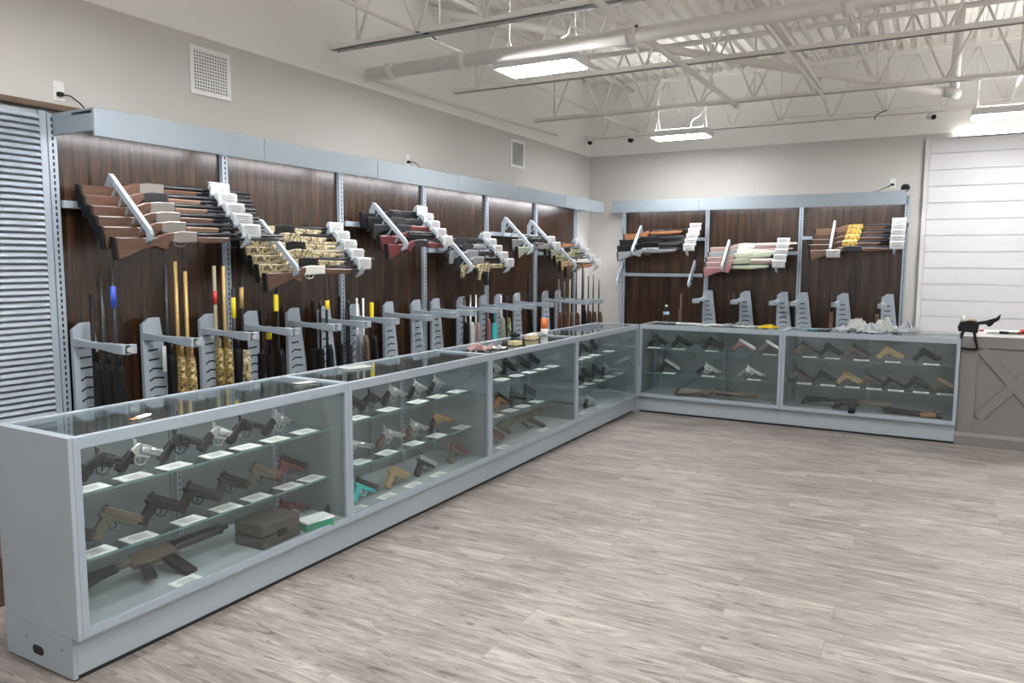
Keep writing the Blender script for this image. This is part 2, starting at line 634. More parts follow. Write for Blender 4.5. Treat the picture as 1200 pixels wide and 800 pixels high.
# ================================================================== ceiling steel
JX0, JX1 = XW + 0.02, XR
JOISTS = [(3.43, 'nearest the camera'), (5.30, 'second from the camera'), (7.15, 'third from the camera'), (8.75, 'closest to the back wall')]
for jy, lab in JOISTS:
    t = thing('bar_joist', 'white open-web steel roof joist, ' + lab, 'roof joist', 'white roof joists')
    t.location = (JX0, jy, 3.42)
    b = B()
    b.box((0, -0.045, 0.70), (JX1 - JX0, -0.008, 0.706)).box((0, 0.008, 0.70), (JX1 - JX0, 0.045, 0.706))
    b.box((0, -0.014, 0.66), (JX1 - JX0, -0.008, 0.704)).box((0, 0.008, 0.66), (JX1 - JX0, 0.014, 0.704))
    b.box((-0.02, -0.05, 0.706), (0.12, 0.05, 0.775))
    part('top_chord', b, M_STEELW, t)
    b = B()
    b.box((0.0, -0.042, -0.02), (JX1 - JX0, -0.008, -0.014)).box((0.0, 0.008, -0.02), (JX1 - JX0, 0.042, -0.014))
    b.box((0.0, -0.014, -0.02), (JX1 - JX0, -0.008, 0.024)).box((0.0, 0.008, -0.02), (JX1 - JX0, 0.014, 0.024))
    part('bottom_chord', b, M_STEELW, t)
    step = 0.61
    k = 0
    x = 0.28
    while x < JX1 - JX0 - 0.4:
        part('web_member', B().tube([(x, 0, 0.0), (x + step / 2, 0, 0.69)], 0.012, 8), M_STEELW, t)
        part('web_member', B().tube([(x + step / 2, 0, 0.69), (x + step, 0, 0.0)], 0.012, 8), M_STEELW, t)
        if k % 2 == 0:
            part('web_post', B().tube([(x, 0, 0.0), (x, 0, 0.69)], 0.010, 8), M_STEELW, t)
        x += step
        k += 1

# pipes
b = B().tube([(-1.72, 3.80, 3.27), (XR - 0.1, 3.80, 3.27)], 0.055, 16)
t = thing('water_main', 'thick white pipe running across under the joists', 'pipe')
part('pipe', b, M_STEELW, t)
b = B()
b.tube([(-1.735, 3.80, 3.27), (-1.70, 3.80, 3.27)], 0.062, 16)
part('end_cap', b, M_STEELW, t)
for x in (-1.45, -0.72, 0.75, 2.2):
    b = B().tube([(x - 0.035, 3.80, 3.27), (x + 0.035, 3.80, 3.27)], 0.072, 16)
    b.box((x - 0.02, 3.72, 3.255), (x + 0.02, 3.88, 3.285), 0.004)
    part('coupling', b, M_STEELW, t)
for x in (-0.95, 1.4):
    part('hanger_rod', B().tube([(x, 3.80, 3.32), (x, 3.80, 4.2)], 0.006, 6), M_STEELW, t)

t = thing('branch_pipe', 'white branch pipe crossing the ceiling towards the back, capped short of the wall', 'pipe')
part('pipe', B().tube([(0.66, -1.0, 3.345), (0.76, 7.0, 3.345)], 0.026, 12), M_STEELW, t)
part('end_cap', B().tube([(0.757, 6.93, 3.345), (0.761, 7.03, 3.345)], 0.035, 12), M_STEELW, t)
part('saddle', B().box((0.655, 3.70, 3.30), (0.785, 3.90, 3.35), 0.008).tube([(0.72, 3.74, 3.345), (0.72, 3.86, 3.345)], 0.04, 12), M_STEELW, t)

solid('conduit_pipe', B().tube([(1.52, 2.0, 3.385), (1.63, 7.55, 3.385)], 0.016, 10), M_STEELW, 'thin white conduit beside the strut channel, running towards the back', 'pipe')
b = B()
b.box((1.54, 2.5, 3.47), (1.60, 7.26, 3.475)).box((1.54, 2.5, 3.475), (1.545, 7.26, 3.515)).box((1.595, 2.5, 3.475), (1.60, 7.26, 3.515))
solid('strut_channel', b, M_STEELW, 'white strut channel running between conduits under the roof', 'channel')
solid('conduit_pipe', B().tube([(1.46, 4.0, 4.0), (1.45, 8.2, 4.0)], 0.022, 10), M_STEELW, 'white conduit high under the deck above the strut channel', 'pipe')

t = thing('drain_pipe', 'white sloping drain pipe with a vertical drop at its far end', 'pipe')
part('slope_run', B().tube([(-1.6, 4.6, 4.02), (-0.35, 5.7, 3.87), (2.80, 7.58, 3.38)], 0.042, 14), M_STEELW, t)
part('riser', B().tube([(2.83, 7.60, 3.36), (2.85, 7.60, 4.2)], 0.045, 14), M_STEELW, t)
b = B().tube([(2.74, 7.545, 3.39), (2.88, 7.612, 3.362)], 0.052, 14)
part('elbow', b, M_STEELW, t)

solid('wall_conduit', B().tube([(-1.77, 3.87, 3.262), (-1.77, 6.0, 3.29), (-1.77, 7.75, 3.325)], 0.017, 10), M_STEELW, 'slim white pipe along the long wall below the joist ends', 'pipe')
for x, lab in ((-1.02, 'beside the long wall'), (3.4, 'over the shop floor')):
    b = B().tube([(x, 2.0, 3.475), (x, 8.9, 3.475)], 0.016, 8)
    solid('bridging_bar', b, M_STEELW, 'white bridging bar tying the joists together ' + lab, 'steel bar')
solid('bridging_bar', B().tube([(-1.35, 2.2, 4.06), (-1.15, 8.9, 4.06)], 0.03, 8), M_STEELW, 'white bar high under the deck beside the long wall', 'steel bar')
solid('conduit_pipe', B().tube([(-1.70, 3.40, 3.375), (XR - 0.1, 3.40, 3.375)], 0.013, 10), M_CONDUIT, 'grey conduit strapped under the nearest joist', 'pipe')
# cables
solid('ceiling_cable', B().tube([(1.0, 8.62, 3.455), (1.7, 8.62, 3.44), (2.0, 8.62, 3.43), (2.15, 8.62, 3.445), (2.9, 8.62, 3.455), (3.6, 8.62, 3.46)], 0.007, 6), M_STEELW, 'white cable running along the farthest joist', 'cable')
solid('hanging_wire', B().tube([(2.16, 8.6, 3.44), (2.08, 8.6, 3.41), (2.03, 8.6, 3.37), (2.03, 8.6, 3.33)], 0.006, 6), M_BLACK, 'black wire end drooping from the farthest joist', 'cable')
solid('hanging_wire', B().tube([(-0.9, 3.4, 3.42), (-0.78, 3.41, 3.39), (-0.72, 3.42, 3.34)], 0.006, 6), M_BLACK, 'short black wire hanging beside the first joist', 'cable')

# security cameras
t = thing('bullet_camera', 'white bullet security camera under the farthest joist', 'camera')
b = B().tube([(0, 0, 0), (0.05, -0.10, -0.03)], 0.035, 14)
part('body', b, M_HOUS, t)
part('lens', B().tube([(0.05, -0.10, -0.03), (0.053, -0.106, -0.032)], 0.028, 14), M_BLACK, t)
part('mount', B().tube([(0, 0, 0), (-0.02, 0.03, 0.06)], 0.014, 8), M_HOUS, t)
t.location = (2.60, 8.66, 3.34)
t = thing('dome_camera', 'dark dome security camera hanging near the back corner', 'camera')
part('base', B().lathe([(0.05, 0.10), (0.05, 0.06), (0.04, 0.05)], seg=16), M_HOUS, t)
part('dome', B().lathe([(0.042, 0.055), (0.04, 0.03), (0.03, 0.01), (0.005, 0.0)], seg=16), M_BLACK, t)
t.location = (-1.08, 8.70, 3.39 - 0.085)
t = thing('dome_camera', 'small dark dome camera by the long wall end', 'camera')
part('base', B().lathe([(0.035, 0.08), (0.035, 0.05)], seg=14), M_HOUS, t)
part('dome', B().lathe([(0.032, 0.052), (0.03, 0.02), (0.005, 0.0)], seg=14), M_BLACK, t)
t.location = (-1.70, 8.70, 3.315)


# ------------------------------------------------------------------ ceiling lamps
def high_bay():
    t = thing('ceiling_lamp', '', 'ceiling lamp', 'high-bay lamps over the sales floor')
    w, d = 0.345, 0.175
    b = B()
    b.prism([(-d, 0.0), (d, 0.0), (d, 0.05), (d - 0.06, 0.085), (-d + 0.06, 0.085), (-d, 0.05)], 'x', -w, w, 0.004)
    part('housing', b, M_HOUS, t)
    part('diffuser', B().box((-w + 0.02, -d + 0.02, -0.006), (w - 0.02, d - 0.02, 0.002)), M_LAMP, t)
    part('top_fill_glow', B().box((-w + 0.04, -d + 0.075, 0.084), (w - 0.04, d - 0.075, 0.089)), M_TOPFILL, t)  # added glowing sheet that brightens the deck, not a real lens
    for s in (-1, 1):
        part('end_plate', B().box((s * w, -d, 0.0), (s * (w + 0.012), d, 0.05), 0.003), M_HOUS, t)
    for s in (-1, 1):
        b = B()
        b.tube([(s * (w - 0.05), -0.09, 0.085), (s * (w - 0.05), 0, 0.28)], 0.003, 6)
        b.tube([(s * (w - 0.05), 0.09, 0.085), (s * (w - 0.05), 0, 0.28)], 0.003, 6)
        b.tube([(s * (w - 0.05), 0, 0.28), (s * (w - 0.05), 0, 1.06)], 0.003, 6)
        part('hanging_wire', b, M_STEELW, t)
    b = B().tube([(0.12, 0, 0.085), (0.12, 0, 0.17), (0.16, 0.0, 0.21), (0.23, 0, 0.24), (0.26, 0, 0.32), (0.27, 0, 0.42), (0.31, 0, 0.48), (0.36, 0, 0.5), (0.36, 0, 1.06)], 0.008, 8)
    part('power_cord', b, M_CONDUIT, t)
    return t


lamp0 = high_bay()
lamps = [(-0.085, 3.98, 'white LED ceiling lamp nearest the camera, crossing the thick pipe'), (-0.07, 7.75, 'white LED ceiling lamp over the inner corner showcases'), (3.35, 7.72, 'white LED ceiling lamp above the shiplap wall')]
off = [(3.95, 3.98), (6.9, 3.98), (6.9, 7.72), (-0.085, 0.6), (1.6, 0.1), (3.35, 0.2), (6.9, 0.2), (-0.085, -3.6), (3.35, -3.6), (6.9, -3.6)]  # unseen lamps; the one between columns is added to brighten the near wall
for i, (x, y, lab) in enumerate(lamps + [(x, y, 'unseen white LED ceiling lamp of the open sales floor') for x, y in off]):
    o = lamp0 if i == 0 else copy_tree(lamp0)
    o['label'] = lab
    o.location = (x, y, 3.17 if i < 2 else 3.13)

# wash lamp on top of the shiplap wall
t = thing('wash_lamp', 'lit linear lamp on the top edge of the shiplap wall', 'lamp')
part('housing', B().box((0, -0.06, 0), (4.0, 0.0, 0.012), 0.002), M_HOUS, t)
part('light_strip', B().box((0.01, -0.05, 0.012), (3.99, -0.02, 0.024)), M_UPL, t)
t.location = (2.87, YB - 0.002, 3.118)

# ================================================================== wall services
def vent(w, h, cell, label, louver=False):
    t = thing('wall_vent', label, 'vent')
    fr = 0.03
    b = B()
    b.box((0, -0.012, 0), (w, 0, fr), 0.002).box((0, -0.012, h - fr), (w, 0, h), 0.002)
    b.box((0, -0.012, fr), (fr, 0, h - fr), 0.002).box((w - fr, -0.012, fr), (w, 0, h - fr), 0.002)
    part('frame', b, M_HOUS, t)
    part('backing', B().box((fr, -0.002, fr), (w - fr, 0, h - fr)), M_HOLE, t)
    b = B()
    if louver:
        n = int((w - 2 * fr) / cell)
        for i in range(n):
            x = fr + (i + 0.5) * (w - 2 * fr) / n
            b.box((x - cell * 0.34, -0.010, fr), (x + cell * 0.20, -0.004, h - fr))
    else:
        n = int((w - 2 * fr) / cell)
        for i in range(n + 1):
            x = fr + i * (w - 2 * fr) / n
            b.box((x - 0.0045, -0.010, fr), (x + 0.0045, -0.003, h - fr))
        n = int((h - 2 * fr) / cell)
        for i in range(n + 1):
            z = fr + i * (h - 2 * fr) / n
            b.box((fr, -0.009, z - 0.0045), (w - fr, -0.0025, z + 0.0045))
    part('grille', b, M_HOUS if not louver else mat('grey_louver', (0.42, 0.42, 0.42), 0.5), t)
    return t


o = vent(0.345, 0.33, 0.021, 'large white square wall vent with a grid grille')
place(o, (XW, 2.018, 2.785), PI / 2)
o = vent(0.35, 0.33, 0.024, 'small white wall vent with vertical louvers near the back corner', True)
place(o, (XW, 6.562, 2.785), PI / 2)


def outlet(label, cord, w=0.068, h=0.112):
    t = thing('wall_outlet', label, 'outlet')
    part('cover_plate', B().box((0, -0.007, 0), (w, 0, h), 0.002), M_HOUS, t)
    b = B()
    for z in (0.022, 0.062):
        b.box((0.018, -0.009, z), (w - 0.018, -0.006, z + 0.03), 0.003)
    part('socket', b, M_CARD, t)
    pg = part('plug', B().box((0.016, -0.035, 0.024), (0.05, -0.008, 0.048), 0.004), M_BLACK, t)
    part('cord', B().tube(cord, 0.004, 6), M_BLACK, pg)
    return t


o = outlet('white wall outlet with black plug beside the slatwall', [(0.045, -0.02, 0.036), (0.09, -0.03, 0.035), (0.14, -0.04, 0.0), (0.19, -0.05, -0.06), (0.22, -0.06, -0.105)])
place(o, (XW, 1.063, 2.562), PI / 2)
o = outlet('white wall outlet with black plug halfway along the long rack', [(0.045, -0.02, 0.036), (0.10, -0.03, 0.045), (0.16, -0.04, 0.02), (0.20, -0.05, -0.02)])
place(o, (XW, 4.46, 2.56), PI / 2)
o = outlet('white wall outlet above the back rack beside the round speaker', [(0.03, -0.02, 0.03), (-0.05, -0.03, 0.0), (-0.12, -0.05, -0.04), (-0.2, -0.06, -0.05)])
place(o, (2.21, YB, 2.565), 0)

t = thing('smart_speaker', 'round black speaker sitting on the back rack canopy', 'speaker')
part('body', B().lathe([(0.03, 0.0), (0.044, 0.015), (0.05, 0.04), (0.045, 0.065), (0.028, 0.082), (0.004, 0.086)], seg=20), M_BLACK, t)
part('light_ring', B().lathe([(0.046, 0.008), (0.048, 0.012), (0.046, 0.016)], seg=20), M_CONDUIT, t)
t.location = (2.40, 8.62, 2.482)

# ================================================================== wall racks
BAYW = 1.219


def upright(x):
    b = B()
    b.box((x - 0.025, 0, 0.0), (x + 0.025, 0.08, 2.46), 0.002)
    b.mi = 1
    z = 0.15
    while z < 2.42:
        b.box((x - 0.005, -0.0012, z), (x + 0.005, 0.002, z + 0.022))
        z += 0.036
    return b


def bay(label, last=False, rails=()):
    t = thing('rack_bay', label, 'rack', 'walnut wall rack bays')
    part('back_panel', B().box((0.026, 0.03, 0.05), (BAYW - 0.026, 0.05, 2.42)), M_PANEL, t)
    part('upright', upright(0), [M_GREY, M_HOLE], t)
    if last:
        part('upright', upright(BAYW), [M_GREY, M_HOLE], t)
    b = B().box((0.03, -0.56, 0.10), (BAYW - 0.03, 0.03, 0.13), 0.003)
    b.box((0.03, -0.54, 0.0), (BAYW - 0.03, -0.52, 0.10))
    part('base_deck', b, M_GREYD, t)
    for z in rails:
        b = B().box((0.027, -0.028, z - 0.022), (BAYW - 0.027, -0.003, z + 0.022), 0.002)
        part('cross_rail', b, M_GREY, t)
    return t


def canopy(label, left_end=False, right_end=False, depth=0.40, w=BAYW, z0=2.308, z1=2.464):
    t = thing('canopy_section', label, 'canopy', 'grey rack canopies')
    part('fascia', B().box((0.002, -depth, z0), (w - 0.002, -depth + 0.015, z1), 0.003), M_GREY, t)
    part('top_panel', B().box((0.002, -depth + 0.015, z1 - 0.03), (w - 0.002, -0.004, z1 - 0.015)), M_GREYD, t)
    b = B().box((0.05, -depth + 0.05, z1 - 0.06), (w - 0.05, -depth + 0.15, z1 - 0.03), 0.003)
    lb = part('light_bar', b, M_HOUS, t)
    part('led_strip', B().box((0.06, -depth + 0.06, z1 - 0.066), (w - 0.06, -depth + 0.14, z1 - 0.0595)), M_STRIP, lb)
    if left_end:
        part('end_panel', B().box((0.002, -depth + 0.015, z0 + 0.03), (0.017, -0.002, z1 - 0.002), 0.002), M_GREY, t)
    if right_end:
        part('end_panel', B().box((w - 0.017, -depth + 0.015, z0 + 0.03), (w - 0.002, -0.002, z1 - 0.002), 0.002), M_GREY, t)
    return t


LY0 = 0.99
BAYN = ['first bay past the slatwall', 'second bay past the slatwall', 'third bay past the slatwall', 'fourth bay past the slatwall', 'fifth bay past the slatwall', 'last bay before the room corner']
for i in range(6):
    rails = (1.95 if i % 2 == 0 else 1.74,)
    place(bay('walnut panelled gun rack bay, ' + BAYN[i], i == 5, rails), frame_point('L', (LY0 + BAYW * i, 0, 0)), PI / 2)
    w = BAYW + (0.06 if i == 5 else 0)
    place(canopy('grey canopy over the ' + BAYN[i], i == 0, i == 5, w=w), frame_point('L', (LY0 + BAYW * i, 0, 0)), PI / 2)
KX0 = -1.235
KN = ['back rack bay at the room corner', 'middle back rack bay', 'back rack bay beside the shiplap wall']
for i in range(3):
    rails = ((1.955, 1.456), (1.76,), (1.955,))[i]
    place(bay('walnut panelled ' + KN[i], i == 2, rails), frame_point('K', (KX0 + BAYW * i, 0, 0)), 0)
    place(canopy('grey canopy over the ' + KN[i], i == 0, i == 2, z0=2.322, z1=2.482), frame_point('K', (KX0 + BAYW * i - 0.015, 0, 0)), 0)

# slatwall beside the first bay
t = thing('slatwall_panel', 'pale grey slotted louver wall panel beside the rack', 'slatwall')
part('back_sheet', B().box((-1.6, 0.02, 0.34), (-0.03, 0.05, 2.47)), M_GREYD, t)
b = B()
z = 0.36
while z < 2.45:
    b.prism([(0.018, z), (-0.012, z + 0.003), (-0.014, z + 0.008), (0.0, z + 0.026), (0.018, z + 0.028)], 'x', -1.6, -0.075)
    z += 0.0355
part('slats', b, M_SLAT, t)
part('edge_strip', B().box((-0.072, -0.004, 0.34), (-0.032, 0.03, 2.47), 0.002), M_GREY, t)
b = B().box((-1.6, -0.02, 0.06), (-0.03, 0.05, 0.34))
part('gap_sheet', b, M_BLACK, t)  # black sheet filling the gap below the slats
place(t, frame_point('L', (LY0, 0, 0)), PI / 2)
solid('wood_strip', B().box((XW, -0.65, 2.495), (XW + 0.06, 1.25, 2.53), 0.003), M_BROWN, 'thin brown wood strip along the top of the slatwall', 'trim')
solid('wooden_step', B().box((-1.66, -0.5, 0.0), (-0.98, 0.34, 0.22), 0.004).box((-1.66, -0.51, 0.2), (-0.97, 0.35, 0.24), 0.004), M_BROWN, 'brown wooden low box behind the open showcase end', 'box')


# ------------------------------------------------------------------ sloping display arms
def display_arm(label, group, dz, nh, side):
    """bar from the wall down to the front with hooks that cradle long guns; side=+1 hooks on +x"""
    t = thing('display_arm', label, 'gun holder', group)
    p0, p1 = Vector((0, -0.08, 2.13 + dz)), Vector((0, -0.45, 1.77 + dz))
    d = (p1 - p0).normalized()
    n = Vector((0, d.z, -d.y))                 # outward-up normal
    if n.z < 0:
        n = -n
    b = B()
    q = [p0 + n * 0.022, p1 + n * 0.022 - d * 0.03, p1 + n * 0.004, p1 - n * 0.03 + d * 0.012, p1 - n * 0.075 - d * 0.004, p1 - n * 0.075 - d * 0.022, p1 - n * 0.03 - d * 0.02, p1 - n * 0.014 - d * 0.045, p0 - n * 0.016]
    b.prism([(v.y, v.z) for v in q], 'x', -0.014, 0.014, 0.003)
    part('bar', b, M_GREY, t)
    b = B()
    b.prism([(-0.075, 2.15 + dz), (-0.10, 2.115 + dz), (-0.07, 1.99 + dz), (-0.075, 1.93 + dz), (-0.03, 1.93 + dz), (-0.03, 2.08 + dz)], 'x', -0.009, 0.009, 0.002)
    part('bracket', b, M_GREY, t)
    L = (p1 - p0).length
    for k in range(nh):
        s = 0.10 + 0.80 * k / max(1, nh - 1)
        c = p0 + d * (L * s)
        h = [c - n * 0.010 + d * 0.040, c - n * 0.085 + d * 0.046, c - n * 0.100 + d * 0.034, c - n * 0.094 + d * 0.022, c - n * 0.075 + d * 0.034, c - n * 0.010 + d * 0.028]
        b = B().prism([(v.y, v.z) for v in h], 'x', -0.008, 0.008, 0.002)
        part('hook', b, M_GREY, t)
    return t


def arm_point(dz, s, off=-0.045):
    p0, p1 = Vector((0, -0.08, 2.13 + dz)), Vector((0, -0.45, 1.77 + dz))
    d = (p1 - p0).normalized()
    n = Vector((0, d.z, -d.y))
    if n.z < 0:
        n = -n
    return p0 + (p1 - p0) * s + n * off


# ------------------------------------------------------------------ long guns (local: x muzzle, z up, butt at x=0)
MESHC = {}


def cached(key, fn):
    if key not in MESHC:
        MESHC[key] = fn()
    return MESHC[key]


def stock_poly(L):
    return [(0.0, -0.022), (0.003, -0.085), (0.012, -0.150), (0.03, -0.150), (0.16, -0.098), (0.255, -0.075), (0.285, -0.088), (0.318, -0.098), (0.338, -0.088), (0.345, -0.060), (0.375, -0.036), (0.385, -0.028), (0.385, 0.012), (0.345, 0.010), (0.30, -0.006), (0.255, -0.022), (0.14, -0.022)]


def long_gun(kind, L, mats, label, cat, group):
    """mats: stock, receiver, forend, barrel"""
    st, rc, fo, ba = mats
    t = thing('shotgun' if kind in ('over_under', 'semi') else ('rifle' if kind == 'bolt' else 'carbine'), label, cat, group)
    K = (kind, round(L, 2))

    def add(name, fn, m_, parent=t):
        return obj(name, cached(K + (name, m_), lambda: fn().mesh(name, G[m_] if isinstance(m_, str) else m_)), parent)

    if kind in ('over_under', 'semi', 'bolt'):
        add('stock', lambda: B().prism(stock_poly(L), 'y', -0.019, 0.019, 0.007), st)
        add('butt_pad', lambda: B().prism([(-0.018, -0.02), (0.0, -0.021), (0.012, -0.151), (-0.006, -0.153)], 'y', -0.019, 0.019, 0.004), M_BLACK)
        if kind == 'over_under':
            add('receiver', lambda: B().prism([(0.37, -0.045), (0.40, -0.052), (0.53, -0.050), (0.55, -0.046), (0.55, 0.016), (0.44, 0.018), (0.38, 0.010)], 'y', -0.017, 0.017, 0.004), rc)
            add('forend', lambda: B().prism([(0.55, -0.050), (0.60, -0.056), (0.76, -0.052), (0.80, -0.040), (0.80, -0.016), (0.55, -0.012)], 'y', -0.019, 0.019, 0.006), fo)
            add('barrel', lambda: B().tube([(0.54, 0, 0.0), (L, 0, 0.0)], 0.0115, 10).tube([(0.54, 0, -0.025), (L, 0, -0.025)], 0.0115, 10).box((0.55, -0.004, 0.01), (L - 0.01, 0.004, 0.016)), ba)
        elif kind == 'semi':
            add('receiver', lambda: B().prism([(0.37, -0.048), (0.59, -0.046), (0.59, 0.014), (0.46, 0.022), (0.38, 0.014)], 'y', -0.017, 0.017, 0.005).box((0.47, -0.019, -0.004), (0.55, -0.016, 0.012)), rc)
            add('forend', lambda: B().prism([(0.59, -0.050), (0.64, -0.058), (0.84, -0.050), (0.88, -0.040), (0.88, -0.014), (0.59, -0.002)], 'y', -0.021, 0.021, 0.007), fo)
            add('barrel', lambda: B().tube([(0.58, 0, 0.0), (L, 0, 0.0)], 0.0108, 10).box((0.60, -0.004, 0.009), (L - 0.01, 0.004, 0.0155)), ba)
            add('magazine_tube', lambda: B().tube([(0.86, 0, -0.028), (0.93, 0, -0.028), (0.945, 0, -0.028)], [0.013, 0.013, 0.008], 10), ba)
        else:
            add('receiver', lambda: B().tube([(0.36, 0, 0.008), (0.60, 0, 0.008)], 0.017, 12).prism([(0.40, -0.05), (0.58, -0.05), (0.58, -0.01), (0.40, -0.01)], 'y', -0.016, 0.016, 0.003), rc)
            add('forend', lambda: B().prism([(0.38, -0.045), (0.60, -0.050), (0.80, -0.038), (0.84, -0.024), (0.84, -0.004), (0.38, -0.002)], 'y', -0.020, 0.020, 0.006), fo)
            add('barrel', lambda: B().tube([(0.59, 0, 0.008), (0.75, 0, 0.008), (L, 0, 0.008)], [0.014, 0.011, 0.009], 10), ba)
            add('bolt_handle', lambda: B().tube([(0.41, -0.012, 0.012), (0.40, -0.04, 0.0), (0.395, -0.06, -0.02)], [0.005, 0.005, 0.009], 8), rc)
        gx = 0.40
        add('trigger_guard', lambda: B().tube([(gx - 0.02, 0, -0.040), (gx - 0.005, 0, -0.066), (gx + 0.03, 0, -0.076), (gx + 0.065, 0, -0.070), (gx + 0.08, 0, -0.046)], 0.004, 6).tube([(gx + 0.03, 0, -0.045), (gx + 0.025, 0, -0.065)], 0.003, 6), rc)
    else:  # carbine
        add('stock', lambda: B().prism([(0.0, 0.008), (0.002, -0.120), (0.03, -0.120), (0.05, -0.07), (0.16, -0.040), (0.24, -0.030), (0.24, 0.008)], 'y', -0.016, 0.016, 0.005), st)
        add('receiver', lambda: B().tube([(0.20, 0, -0.010), (0.33, 0, -0.010)], 0.016, 10).prism([(0.30, -0.050), (0.34, -0.060), (0.52, -0.060), (0.52, 0.020), (0.33, 0.020), (0.30, 0.0)], 'y', -0.016, 0.016, 0.003).box((0.33, -0.010, 0.020), (0.52, 0.010, 0.030)), rc)
        add('pistol_grip', lambda: B().prism([(0.325, -0.055), (0.375, -0.055), (0.345, -0.150), (0.295, -0.140)], 'y', -0.013, 0.013, 0.004), st)
        add('magazine', lambda: B().prism([(0.43, -0.055), (0.495, -0.055), (0.515, -0.200), (0.455, -0.205)], 'y', -0.011, 0.011, 0.003), M_BLACK)
        add('forend', lambda: B().prism([(0.52, -0.030), (0.80, -0.028), (0.80, 0.018), (0.52, 0.020)], 'y', -0.021, 0.021, 0.008), fo)
        add('barrel', lambda: B().tube([(0.79, 0, -0.004), (L - 0.05, 0, -0.004), (L - 0.05, 0, -0.004), (L, 0, -0.004)], [0.009, 0.009, 0.013, 0.013], 10), ba)
        add('trigger_guard', lambda: B().tube([(0.37, 0, -0.055), (0.375, 0, -0.078), (0.425, 0, -0.078), (0.43, 0, -0.055)], 0.003, 6), rc)
    return t


# price tag hooked on the display arms
def tag_mesh():
    def mk():
        b = B()
        pr = [(-0.026, 0.034), (-0.022, 0.041), (-0.008, 0.046), (0.004, 0.037), (0.008, 0.0), (0.004, -0.040), (-0.008, -0.052), (-0.010, -0.048), (-0.001, -0.036), (0.003, 0.0), (0.0, 0.034), (-0.010, 0.040)]
        b.prism([(-p, q) for p, q in pr], 'x', -0.078, 0.078)
        b.mi = 1
        for i, z0 in enumerate((0.026, 0.012, -0.002, -0.016)):
            w = (0.055, 0.062, 0.05, 0.04)[i]
            b.box((-w, -0.0086, z0 - 0.003), (w * 0.8, -0.0050, z0 + 0.003))
        return b.mesh('price_tag', [mat('white_tag_plastic', (0.50, 0.51, 0.52), 0.55), M_INK])
    return cached(('price_tag',), mk)


def put_tag(fr, x, p, label, group, tilt=0.0):
    o = obj('price_tag', tag_mesh())
    tag(o, label, 'price tag', group)
    o.location = frame_point(fr, (x, p.y, p.z))
    R_ = frame_rot(fr) @ Matrix.Rotation(tilt, 3, 'X')
    o.rotation_euler = R_.to_euler()
    return o


